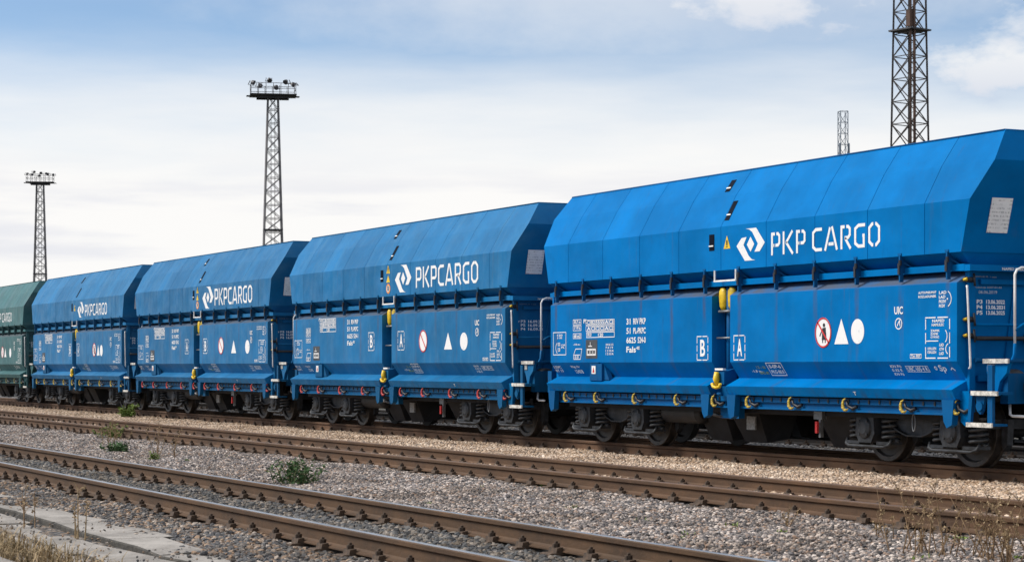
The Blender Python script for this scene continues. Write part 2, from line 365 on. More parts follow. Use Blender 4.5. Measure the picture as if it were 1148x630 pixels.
def sandy(cx, cy, hx, hy): return np.stack([cx + _t[:, 0] * hx, cy + _t[:, 1] * hy * (.6 + .4 * np.sin(_t[:, 0] * 7)), -.198 + rng.uniform(-.004, .008, len(_t))], 1)
scatter('spilled_sand', 'pale pinkish spilled sand along the far rail of the front track', stone_mat('sand_grain', [(.62, .50, .42), (.70, .58, .50), (.52, .42, .36), (.40, .33, .29)]), np.concatenate([sandy(-13.6, 8.05, 1.7, .22), sandy(-28.0, 8.6, 2.2, .16)]), .020, 6)
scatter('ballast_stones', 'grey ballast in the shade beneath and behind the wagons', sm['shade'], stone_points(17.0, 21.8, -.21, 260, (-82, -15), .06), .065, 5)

# ------------------------------------------------------------------ tracks
def rail_mat(name, side, head, hr, metal):
    m = NT(name); f = m.noise(3.0, 6, .65, (.35, 1, 1)); c = m.mix(m.rng(f, .3, .7), tuple(q * .62 for q in side), tuple(q * 1.3 for q in side))
    c = m.mix(m.math('MULTIPLY', m.rng(m.noise(14, 5, .6), .52, .7), .45), c, (.12, .055, .024)); m.set('Base Color', c); m.set('Roughness', .8); m.bump(m.noise(60, 4), .004)
    h = NT(name + '_head'); f = h.noise(5, 5, .6, (.2, 1, 1)); h.set('Base Color', h.mix(h.rng(f, .3, .7), tuple(q * .75 for q in head), tuple(q * 1.15 for q in head)))
    h.set('Metallic', metal); h.set('Roughness', hr); return m.m, h.m
RAILM = {'front': rail_mat('rail_front', (.074, .038, .016), (.50, .49, .48), .32, .9), 'middle': rail_mat('rail_middle', (.082, .041, .018), (.17, .10, .06), .5, .35),
         'train': rail_mat('rail_train', (.098, .049, .023), (.20, .12, .08), .45, .4), 'rear': rail_mat('rail_rear', (.03, .026, .024), (.06, .05, .045), .5, .3)}
prof = [(-.070, -.172), (.070, -.172), (.070, -.161), (.026, -.150), (.009, -.135), (.009, -.058), (.034, -.042), (.036, -.012), (.030, -.003), (.014, 0), (-.014, 0), (-.030, -.003), (-.036, -.012), (-.034, -.042), (-.009, -.058), (-.009, -.135), (-.026, -.150), (-.070, -.161)]
def rail_mesh(x0, x1):
    b = MB(); n = len(prof); xs = [x0 + (x1 - x0) * i / 14 for i in range(15)]
    vs = [(x, p, q) for x in xs for p, q in prof]; fs = [tuple(range(n))[::-1], tuple(range(14 * n, 15 * n))]; mi = [0, 0]
    for i in range(14):
        for k in range(n):
            fs.append((i * n + k, i * n + (k + 1) % n, (i + 1) * n + (k + 1) % n, (i + 1) * n + k)); mi.append(1 if k in (8, 9, 10) else 0)
    b.v = vs; b.f = fs; b.mi = mi; b.sm = [False] * len(fs); return b.mesh('rail', 2)
RAIL = rail_mesh(-165, 14)
def fast_geo(b, x=0, y=0):
    b.prism([(-.19, -.196), (.19, -.196), (.19, -.185), (.17, -.176), (-.17, -.176), (-.19, -.185)], x - .08, x + .08) if y == 0 else b.box(x - .08, x + .08, y - .19, y + .19, -.196, -.176)
    for s in (-1, 1):
        q = y + s * .088
        b.prism([(q - .035, -.176), (q + .035, -.176), (q + .026, -.132), (q - .026, -.138)], x - .068, x + .068)      # clip
        b.prism([(x + .030 * math.cos(t), q + .030 * math.sin(t)) for t in [i * math.pi / 3 for i in range(6)]], -.138, -.104, 'z')     # nut
        b.box(x - .011, x + .011, q - .011, q + .011, -.104, -.088)
    return b
FAST = fast_geo(MB()).mesh('rail_fastening')
def sleeper_geo(seed):
    rr = random.Random(seed); b = MB(); xs = [-.13, -.1, .1, .13]; ys = np.linspace(-1.3, 1.3, 9); vs = []
    for y in ys:
        j = rr.uniform(-.008, .008)
        vs += [(-.13, y, -.33), (-.13 + j, y, -.215), (-.11, y, -.198 + j * .6), (.11, y, -.198 - j * .6), (.13 - j, y, -.215), (.13, y, -.33)]
    fs = []
    for i in range(8):
        for k in range(6): fs.append((i * 6 + k, i * 6 + (k + 1) % 6, i * 6 + 6 + (k + 1) % 6, i * 6 + 6 + k))
    fs += [tuple(range(6))[::-1], tuple(range(48, 54))]; b.add(vs, fs); return b.mesh('sleeper')
SLEEP = [sleeper_geo(i) for i in range(4)]
def sleeper_mat():
    m = NT('sleeper_wood'); f = m.noise(6, 6, .7, (5, .3, 1)); m.set('Base Color', m.mix(m.rng(f, .3, .7), (.045, .037, .031), (.14, .118, .098))); m.set('Roughness', .9); m.bump(f, .02); return m.m
M['sleeper'] = sleeper_mat(); M['fast'] = simple('fastening_rust', (.064, .040, .025), .8, var=.45, scale=20, bump=.004)
TRACKS = (('front', 'front railway track with bright worn rail heads', (-44, -6.5), -60), ('middle', 'empty rusty middle track between grey and beige ballast', (-44, -11), -80),
          ('train', 'rusty track that carries the blue hopper wagons', (-50, -14.5), -90), ('rear', 'dark track half hidden behind the wagons', None, -95))
SP = .58
for key, label, vis, far in TRACKS:
    yc = RAILS[key]; t = empty('railway_track', (0, yc, 0)); tag(t, label, 'track', 'parallel railway tracks')
    for s in (-1, 1): link('rail', RAIL, list(RAILM[key]), t, Matrix.Translation((0, s * .7535, 0)))
    ph = {'front': -16.652, 'middle': -24.547, 'train': -36.25, 'rear': -30}[key]
    far_b = MB(); k0 = int((far - ph) / SP); k1 = int((6 - ph) / SP)
    far_s = MB()
    for k in range(k0, k1):
        x = ph + k * SP + random.uniform(-.02, .02)
        if vis and vis[0] < x < vis[1]:
            link('sleeper', SLEEP[k % 4], M['sleeper'], t, Matrix.Translation((x, random.uniform(-.03, .03), random.uniform(-.006, .004))) @ Matrix.Rotation(random.uniform(-.02, .02), 4, 'Z'))
            for s in (-1, 1): link('rail_fastening', FAST, M['fast'], t, Matrix.Translation((x + random.uniform(-.012, .012), s * .7535, 0)) @ Matrix.Rotation(random.uniform(-.06, .06), 4, 'Z'))
        else:
            far_s.box(x - .13, x + .13, -1.3, 1.3, -.33, -.199)
            for s in (-1, 1): fast_geo(far_b, x, s * .7535)
    if far_b.v:
        tag(link('fastenings', far_b.mesh('fastenings'), M['fast'], t), kind='stuff'); tag(link('sleepers', far_s.mesh('sleepers'), M['sleeper'], t), kind='stuff')

# ------------------------------------------------------------------ hopper wagons
HW = 1.55; YC = 17.65
# outer profile of the upper hopper (half width, z, x of the end)
UP = [(HW, 2.69, 5.52), (HW, 3.33, 5.69), (HW - .27, 3.81, 5.83), (HW - .55, 4.20, 5.69)]
DOOR = [(-HW + .23, 2.452), (-HW, 2.316), (-HW, 1.346), (-HW + .16, 1.113), (-HW - .08, .995), (-HW - .02, .872), (-HW + .05, .862), (-HW + .245, .862)]
def yface(z, pr=DOOR):
    for (y0, z0), (y1, z1) in zip(pr, pr[1:]):
        if z1 <= z <= z0: return y0 + (y1 - y0) * (z0 - z) / (z0 - z1)
    return -HW
PARTS = []     # (key, name, mesh, material keys, parent key, matrix)
ROT = Matrix.Rotation(math.pi, 4, 'Z')
def part(name, me, mats, parent=None, key=None, mat=None): PARTS.append((key or (name + str(len(PARTS))), name, me, mats if isinstance(mats, (list, tuple)) else [mats], parent, mat)); return PARTS[-1][0]
def both(name, me, mats, parent=None):            # near side and the same piece turned half round for the far side
    part(name, me, mats, parent); part(name, me, mats, parent, mat=ROT)

# inner shell of the upper hopper
b = MB(); IN = .012
ring = []
for (hwid, z, xe) in [(HW - .30, 2.47, 5.40)] + UP:
    a, c = hwid - IN, xe - IN; ring.append([(-c, -a, z), (c, -a, z), (c, a, z), (-c, a, z)])
a, c = UP[-1][0] - .06, UP[-1][2] - .06; ring.append([(-c, -a, 4.185), (c, -a, 4.185), (c, a, 4.185), (-c, a, 4.185)])
ring.append([(-5.0, -.7, 2.6), (5.0, -.7, 2.6), (5.0, .7, 2.6), (-5.0, .7, 2.6)])
vs = [v for r_ in ring for v in r_]; fs = [(i * 4 + k, i * 4 + (k + 1) % 4, i * 4 + 4 + (k + 1) % 4, i * 4 + 4 + k) for i in range(len(ring) - 1) for k in range(4)]
fs.append((len(vs) - 4, len(vs) - 3, len(vs) - 2, len(vs) - 1)); b.add(vs, fs); part('upper_hopper', b.mesh('upper_hopper'), 'paint', key='shell')
# bent side plates, one to a bay
seams = [-9, -4.8, -3.6, -2.4, -1.2, 0, 1.2, 2.4, 3.6, 4.8, 9]
for a, c in zip(seams, seams[1:]):
    b = MB(); cols = []; ga = .005
    nseg = 1
    for e, xx in ((0, a), (1, c)):
        out = []; inn = []
        for (hw_, z, xe) in UP:
            x = -xe if xx == -9 else (xe if xx == 9 else xx + (ga if e == 0 else -ga))
            out.append((x, -hw_, z)); inn.append((x, -hw_ + IN + .002, z - .004))
        cols.append(out + inn[::-1])
    n = len(cols[0]); vs = cols[0] + cols[1]
    fs = [tuple(range(n))[::-1], tuple(range(n, 2 * n))] + [(i, (i + 1) % n, n + (i + 1) % n, n + i) for i in range(n)]
    b.add(vs, fs); both('side_plate', b.mesh('side_plate'), 'paint')
# end walls: a top facet leaning back and a face leaning in towards the belt
b = MB()
for k, sx in enumerate((1,)):
    q = [[(xe, -hw_ + .001, z), (xe, hw_ - .001, z)] for (hw_, z, xe) in UP]; vs = [v for r_ in q for v in r_]
    vs2 = [(x - .010, y, z) for x, y, z in vs]
    fs = [(0, 1, 3, 2), (2, 3, 5, 4), (4, 5, 7, 6)]; b.add(vs, fs); b.add(vs2, fs)
    b.add([vs[i] for i in (0, 2, 4, 6)] + [vs2[i] for i in (0, 2, 4, 6)], [(0, 1, 5, 4), (1, 2, 6, 5), (2, 3, 7, 6)]); b.add([vs[6], vs[7], vs2[6], vs2[7]], [(0, 1, 3, 2)])
em = b.mesh('end_wall'); part('end_wall', em, 'paint', key='endR'); part('end_wall', em, 'paint', key='endL', mat=ROT)
def lean(z): return 5.83 - .31 * (3.81 - z) / 1.12
b = MB(); p = [(lean(3.352) + .012, -1.22, 3.352), (lean(3.352) + .012, -.90, 3.352), (lean(2.93) + .012, -.90, 2.93), (lean(2.93) + .012, -1.22, 2.93)]
b.add(p + [(x - .010, y, z) for x, y, z in p], [(0, 1, 2, 3), (4, 7, 6, 5), (0, 4, 5, 1), (1, 5, 6, 2), (2, 6, 7, 3), (3, 7, 4, 0)]); me = b.mesh('notice_plate')
part('notice_plate', me, 'notice', 'endR'); part('notice_plate', me, 'notice', 'endL')
# seam angle on the end wall and top rim
b = MB()
for s in (-1, 1): b.tube([(-5.68, s * 1.0, 4.195), (5.68, s * 1.0, 4.195)], .016, 6)
for s in (-1, 1): b.tube([(s * 5.68, -1.0, 4.195), (s * 5.68, 1.0, 4.195)], .016, 6)
part('top_rim', b.mesh('top_rim'), 'paintdark')
# belt all round
b = MB(); yb = HW - .07
for s in (-1, 1):
    b.prism([(s * yb, 2.462), (s * yb, 2.538), (s * (yb - .012), 2.545), (s * (yb - .13), 2.545), (s * (yb - .13), 2.462)], -5.49, 5.49)
    b.prism([(s * 5.60, 2.457), (s * 5.60, 2.533), (s * 5.40, 2.533), (s * 5.40, 2.457)], -yb + .003, yb - .003, 'y')
part('belt', b.mesh('belt'), 'paint', key='belt')
# ribs with gussets and clamps
b = MB()
b.box(-.013, .013, -HW - .010, -HW + .045, 2.36, 2.72); b.box(-.035, .035, -HW - .012, -HW - .004, 2.70, 2.73)
b.prism([(-HW + .02, 2.70), (-HW + .32, 2.47), (-HW + .02, 2.47)], -.008, .008)
b.add([(.02, -HW + .04, 2.62), (.13, -HW + .22, 2.50), (.02, -HW + .22, 2.50), (.02, -HW + .04, 2.60), (.12, -HW + .2, 2.49)], [(0, 1, 2), (3, 4, 1, 0)])
rib = b.mesh('rib')
b = MB(); b.lathe([(-.03, 0), (-.03, .022), (.04, .022), (.04, 0)], (.03, -HW - .02, 2.60), 'z', 8); b.box(-.020, .020, -HW - .026, -HW - .012, 2.46, 2.60)
clamp = b.mesh('clamp')
for i in range(12):
    x = -5.235 + .955 * i - (.0 if i < 6 else .02)
    for mt in (Matrix.Translation((x, 0, 0)), ROT @ Matrix.Translation((x, 0, 0))):
        k = part('rib', rib, 'paintdark', mat=mt); part('clamp', clamp, 'grease', k)
# lower body core with end walls
b = MB(); b.box(-5.42, 5.42, -HW + .26, HW - .26, .98, 2.46)
part('lower_hopper', b.mesh('lower_hopper'), 'paint', key='core')
b = MB()
for s in (-1, 1):    # corner posts and wall rib
    b.box(5.42, 5.50, s * 1.36 - .045, s * 1.36 + .045, .72, 2.455)
b.tube([(5.44, -.62, 2.44), (5.44, -.85, 1.05)], .012, 5); b.box(5.43, 5.47, -1.2, 1.2, 2.30, 2.36); b.box(5.43, 5.48, -1.25, 1.25, 1.10, 1.17)
me = b.mesh('end_frame'); part('end_frame', me, 'paint'); part('end_frame', me, 'paint', mat=ROT)
# discharge doors: folded plate, closed at both ends
dm = MB().prism(DOOR, .25, 5.44).mesh('door'); dml = MB().prism(DOOR, -5.44, -.25).mesh('door')
part('door', dml, 'door', key='doorL'); part('door', dm, 'door', key='doorR'); part('door', dml, 'door', mat=ROT); part('door', dm, 'door', mat=ROT)
# small gearbox on the left door
b = MB(); b.prism([(-HW - .02, 1.325), (-HW - .02, 1.05), (-HW + .05, 1.0), (-HW + .14, 1.10), (-HW + .02, 1.325)], -4.0, -3.60); b.box(-4.02, -3.70, -HW - .024, -HW - .004, 1.335, 1.35)
b.prism([(-3.60, 1.32), (-3.42, 1.06), (-3.60, 1.06)], -HW + .1, -HW + .02, 'y')
k = part('gearbox', b.mesh('gearbox'), 'paintdark', 'doorL')
b = MB(); b.box(-3.93, -3.80, -HW - .026, -HW - .021, 1.16, 1.29); part('sticker', b.mesh('sticker'), 'white', 'doorL')
b = MB(); b.add([(-3.90, -HW - .029, 1.18), (-3.83, -HW - .029, 1.18), (-3.865, -HW - .029, 1.275)], [(0, 1, 2)]); part('sticker_symbol', b.mesh('sticker_symbol'), 'red', 'doorL')
# sill beam and its brackets
b = MB()
for s in (-1, 1):
    b.box(-5.42, 5.42, s * 1.44 - .05, s * 1.44 + .05, .775, .845); b.box(-5.42, 5.42, s * 1.42 - .03, s * 1.42 + .03, .70, .775); b.box(-5.42, 5.42, s * 1.44 - .05, s * 1.44 + .05, .675, .702)
part('sill_beam', b.mesh('sill_beam'), 'paintdark')
b = MB(); b.box(-.018, .018, -1.50, -1.485, .70, .79); stud = b.mesh('stud')
b = MB()
for i in range(46): b.box(-5.2 + i * .23, -5.17 + i * .23, -1.502, -1.485, .79, .84)
tag_studs = b.mesh('sill_studs'); part('sill_studs', tag_studs, 'grease')
br = MB().prism([(-.13, .87), (.11, .87), (.07, .56), (-.03, .52), (-.09, .60)], -HW - .05, -HW + .04, 'y').mesh('bracket')
for x in (-5.30, 5.33, -.36, .36):
    for mt in (Matrix.Translation((x, 0, 0)), ROT @ Matrix.Translation((x, 0, 0))): part('bracket', br, 'paintdark', mat=mt)
# door hooks
b = MB(); b.tube([(.015, -.01, .012), (-.03, -.02, -.015), (-.055, -.02, -.08), (-.045, -.02, -.145), (0, -.02, -.19), (.055, -.01, -.195), (.085, 0, -.165)], [.010, .022, .032, .036, .032, .022, .008], 8, flat=(1, .8)); hk = b.mesh('hook')
b = MB(); b.tube([(-.005, .02, -.02), (.03, .03, -.12), (.12, .07, -.17), (.22, .1, -.13)], [.02, .03, .034, .03], 6); b.tube([(.0, -.005, .03), (.0, .06, .02)], .022, 6); arm = b.mesh('hook_arm')
HX = [-4.86, -3.80, -2.53, -1.24, -.17, .76, 1.84, 3.12, 4.38, 5.44]
for x in HX:
    for r_ in (0, 1):
        mt = Matrix.Translation((x, -HW - .01, .845)) @ Matrix.Scale(.74, 4); mt = ROT @ mt if r_ else mt
        k = part('hook', hk, 'hook', mat=mt); part('hook_arm', arm, 'grease', k)
# middle gap: post, levers, catch
b = MB(); b.tube([(0, -HW + .16, .92), (0, -HW + .16, 2.44)], .055, 10); b.box(-.2, .2, -HW + .255, -HW + .30, .95, 2.45); both('gap_post', b.mesh('gap_post'), 'paintdark')
b = MB(); b.tube([(0, 0, 0), (0, 0, .06), (0, 0, .20), (0, 0, .28), (0, 0, .325)], [.040, .072, .082, .080, .045], 10, flat=(1.1, .6)); lv = b.mesh('lever')
for x in (-.125, .115):
    for r_ in (0, 1):
        mt = Matrix.Translation((x, -HW + .12, 2.11)); part('lever', lv, 'yellow', mat=ROT @ mt if r_ else mt)
b = MB(); b.tube([(-.16, -HW + .07, 2.09), (.16, -HW + .07, 2.09)], .02, 6); b.tube([(-.22, -HW + .07, 1.70), (.2, -HW + .07, 1.70)], .014, 6); both('pin', b.mesh('pin'), 'steel')
b = MB(); b.box(-.10, .12, -HW - .02, -HW + .2, 1.02, 1.20); b.prism([(-HW - .02, 1.2), (-HW + .2, 1.2), (-HW + .2, 1.26)], -.10, .12); both('catch_box', b.mesh('catch_box'), 'paintdark')
b = MB(); b.box(-.12, .10, -HW - .03, -HW + .02, 1.225, 1.255); both('catch_cap', b.mesh('catch_cap'), 'white')
b = MB(); b.tube([(-.02, -HW - .06, 1.20), (-.02, -HW - .07, 1.10), (0, -HW - .07, 1.00)], [.035, .05, .03], 8); b.tube([(-.12, -HW - .08, 1.03), (-.09, -HW - .08, .985), (0, -HW - .08, .97), (.09, -HW - .08, .985), (.11, -HW - .08, 1.03)], .024, 7); both('catch_hook', b.mesh('catch_hook'), 'yellow')
b = MB(); b.tube([(-.05, -HW - .02, .88), (.06, -HW - .02, .88)], .025, 8); b.box(-.25, .25, -HW + .15, -HW + .25, .52, .99); both('gap_fitting', b.mesh('gap_fitting'), 'paintdark')
b = MB(); b.box(-.125, -.103, -HW - .045, -HW - .025, 2.545, 2.69); b.box(.448, .47, -HW - .045, -HW - .025, 2.545, 2.69); b.box(-.125, .47, -HW - .05, -HW - .02, 2.52, 2.545); both('foot_rung', b.mesh('foot_rung'), 'white')
# viewing slots
def on_up(z):
    for (h0, z0, _), (h1, z1, _) in zip(UP, UP[1:]):
        if z0 <= z <= z1: return -(h0 + (h1 - h0) * (z - z0) / (z1 - z0))
def up_quad(x0, x1, z0, z1, e):
    y0, y1 = on_up(z0), on_up(z1); n = Vector((0, -(z1 - z0), y0 - y1 if False else (y1 - y0) * -1)).normalized()
    n = Vector((0, -(z1 - z0), (y1 - y0))).normalized() * e
    return [(x0, y0 + n.y, z0 + n.z), (x1, y0 + n.y, z0 + n.z), (x1, y1 + n.y, z1 + n.z), (x0, y1 + n.y, z1 + n.z)]
for (x0, x1, z0, z1) in ((-.32, -.18, 2.99, 3.23), (.02, .14, 3.42, 3.71), (-.40, -.27, 3.88, 4.06)):
    b = MB(); p = up_quad(x0, x1, z0, z1, .005); q = up_quad(x0, x1, z0, z1, -.01); b.add(p + q, [(0, 1, 2, 3), (0, 4, 5, 1), (1, 5, 6, 2), (2, 6, 7, 3), (3, 7, 4, 0)])
    k = part('viewing_slot', b.mesh('viewing_slot'), 'slot')
    zz = z0 + .25 * (z1 - z0); b = MB(); p = up_quad(x0, x1 - .02, zz, zz + .018, .012); q = up_quad(x0, x1 - .02, zz, zz + .018, .004); b.add(p + q, [(0, 1, 2, 3), (0, 4, 5, 1), (1, 5, 6, 2), (2, 6, 7, 3), (3, 7, 4, 0)]); part('rung', b.mesh('rung'), 'white', k)

# underframe
b = MB(); b.box(-6.0, 6.0, -.28, .28, .62, .96); b.box(-5.4, 5.4, -1.32, 1.32, .84, .985)
for s in (-1, 1): b.box(s * 3.97 - .25, s * 3.97 + .25, -1.1, 1.1, .70, .85)
for s in (-1, 1): b.box(-5.35, 5.35, s * 1.18 - .05, s * 1.18 + .05, .60, .84)
part('underframe', b.mesh('underframe'), 'under')
for cx in (-1.30, -.35, 1.95):          # chutes over the rails
    for s in (-1, 1):
        b = MB(); b.add([(cx - .45, s * .15, .85), (cx + .45, s * .15, .85), (cx + .45, s * 1.05, .85), (cx - .45, s * 1.05, .85), (cx - .36, s * .35, .20), (cx + .36, s * .35, .20), (cx + .30, s * .70, .14), (cx - .30, s * .70, .14)],
                        [(0, 1, 5, 4), (1, 2, 6, 5), (2, 3, 7, 6), (3, 0, 4, 7), (4, 5, 6, 7)]); part('chute', b.mesh('chute'), 'under')
b = MB(); b.lathe([(-.55, 0), (-.55, .10), (-.50, .17), (.50, .17), (.55, .10), (.55, 0)], (-2.02, -.92, .56), 'x', 20); part('air_reservoir', b.mesh('air_reservoir'), 'tank')
b = MB(); b.box(-.27, -.05, -.93, -.90, .34, .54); part('data_plate', b.mesh('data_plate'), 'plate')
b = MB(); b.tube([(-.62, -1.35, .58), (-.3, -1.38, .55), (0, -1.36, .53), (.18, -1.34, .60)], .03, 7); part('lever_rod', b.mesh('lever_rod'), 'tank'); b = MB(); b.tube([(-.66, -1.36, .585), (-.52, -1.37, .575)], .033, 7); part('lever_grip', b.mesh('lever_grip'), 'white')
b = MB(); b.box(2.06, 2.10, -1.25, -1.2, .30, .66); b.box(1.98, 2.18, -1.28, -1.2, .55, .66); part('valve', b.mesh('valve'), 'steel'); b = MB(); b.box(2.04, 2.09, -1.30, -1.27, .36, .52); part('valve_handle', b.mesh('valve_handle'), 'red')
b = MB()
for yy in (-.95, .95): b.tube([(-5.2, yy, .66), (-2.4, yy, .60), (2.4, yy, .60), (5.2, yy, .66)], .022, 6)
part('brake_rod', b.mesh('brake_rod'), 'under')
# bogies
wp = [(-.060, .13), (-.075, .16), (-.055, .19), (-.025, .30), (-.030, .375), (-.068, .395), (-.072, .452), (-.066, .459), (.050, .463), (.058, .490), (.066, .494), (.078, .485), (.078, .395), (.02, .37), (.015, .2), (.055, .15), (.055, .13)]
wheel = MB().lathe(wp, (0, 0, 0), 'y', 48, mis=[0] * 5 + [1, 1, 1] + [1, 1, 0, 0, 0, 0, 0, 0], close=False).mesh('wheel', 2)
axle = MB().tube([(0, -.98, 0), (0, .98, 0)], .085, 14).mesh('axle')
b = MB(); b.prism([(-.17, .13), (-.10, .19), (.10, .19), (.17, .13), (.19, -.06), (.12, -.17), (-.12, -.17), (-.19, -.06)], -.13, .14, 'y'); b.lathe([(-.17, 0), (-.17, .07), (-.15, .12), (-.13, .13)], (0, 0, 0), 'y', 16); 
for t in range(4): b.lathe([(-.165, 0), (-.165, .018), (-.13, .018)], (.105 * math.cos(t * 1.571 + .785), 0, .105 * math.sin(t * 1.571 + .785)), 'y', 6)
b.box(-.42, -.17, -.09, .10, -.19, -.155); b.box(.17, .42, -.09, .10, -.19, -.155); b.tube([(-.44, -.06, -.13), (-.43, -.09, -.19), (-.36, -.10, -.215), (.34, -.10, -.215), (.42, -.09, -.19), (.44, -.06, -.13)], .020, 6); abox = b.mesh('axle_box')
b = MB(); pts = []
for k in range(76): t = k / 75; pts.append((.085 * math.cos(t * 2 * math.pi * 4.5), .085 * math.sin(t * 2 * math.pi * 4.5), -.15 + .30 * t))
b.tube(pts, .021, 6); b.lathe([(.15, 0), (.15, .115), (.185, .115), (.185, 0)], (0, 0, 0), 'z', 14); spring = b.mesh('spring')
def bogie_mesh():
    b = MB()
    for s in (-1, 1):
        top = [(-1.42, .70), (-.55, .70), (-.30, .78), (.30, .78), (.55, .70), (1.42, .70)]
        bot = [(1.42, .60), (.60, .58), (.34, .44), (.16, .385), (-.16, .385), (-.34, .44), (-.60, .58), (-1.42, .60)]
        b.prism(top + bot, s * 1.0 - .03, s * 1.0 + .03, 'y')
        for tt in (top, bot): 
            for (x0, z0), (x1, z1) in zip(tt, tt[1:]): b.add([(x0, s * 1.0 - .09, z0), (x1, s * 1.0 - .09, z1), (x1, s * 1.0 + .09, z1), (x0, s * 1.0 + .09, z0), (x0, s * 1.0 - .09, z0 - .02), (x1, s * 1.0 - .09, z1 - .02), (x1, s * 1.0 + .09, z1 - .02), (x0, s * 1.0 + .09, z0 - .02)], [(0, 1, 2, 3), (4, 7, 6, 5), (0, 4, 5, 1), (2, 6, 7, 3)])
        for ax in (-.9, .9):
            for e in (-1, 1): b.box(ax + e * .19 - .018, ax + e * .19 + .018, s * 1.0 - .08, s * 1.0 + .08, .33, .64)
            # brake hanger and block beside the tread
            e = 1 if ax < 0 else -1
            for e in (-1, 1): b.prism([(ax + e * .50, .62), (ax + e * .62, .62), (ax + e * .60, .30), (ax + e * .53, .22), (ax + e * .485, .32)], s * .75 - .04, s * .75 + .05, 'y')
    b.box(-.22, .22, -1.0, 1.0, .42, .72); b.box(-1.40, -1.32, -1.0, 1.0, .50, .62); b.box(1.32, 1.40, -1.0, 1.0, .50, .62)
    return b.mesh('bogie')
bog = bogie_mesh()
for bi, bx in enumerate((-3.97, 3.97)):
    k = part('bogie', bog, 'bogie', mat=Matrix.Translation((bx, 0, 0)))
    for ax in (-.9, .9):
        part('axle', axle, 'under', k, mat=Matrix.Translation((ax, 0, .46)))
        for s in (-1, 1):
            flip = Matrix.Identity(4) if s < 0 else ROT
            part('wheel', wheel, ['wheel', 'rim'], k, mat=Matrix.Translation((ax, s * .765, .46)) @ flip)
            part('axle_box', abox, 'bogie', k, mat=Matrix.Translation((ax, s * 1.06, .46)) @ flip @ Matrix.Diagonal((1.12, 1.15, 1.15, 1)))
            for e in (-1, 1): part('spring', spring, 'spring', k, mat=Matrix.Translation((ax + e * .36, s * 1.04, .45)) @ Matrix.Diagonal((1.25, 1.25, 1.05, 1)))
b = MB(); L_ = []
for k in range(25): t = 2 * math.pi * k / 24; L_.append((4.28 + .032 * math.cos(t) + 0, -1.32, .56 + .11 * math.sin(t)))
b.tube(L_, .008, 5, cap=False); part('wire_loop', b.mesh('wire_loop'), 'steel')

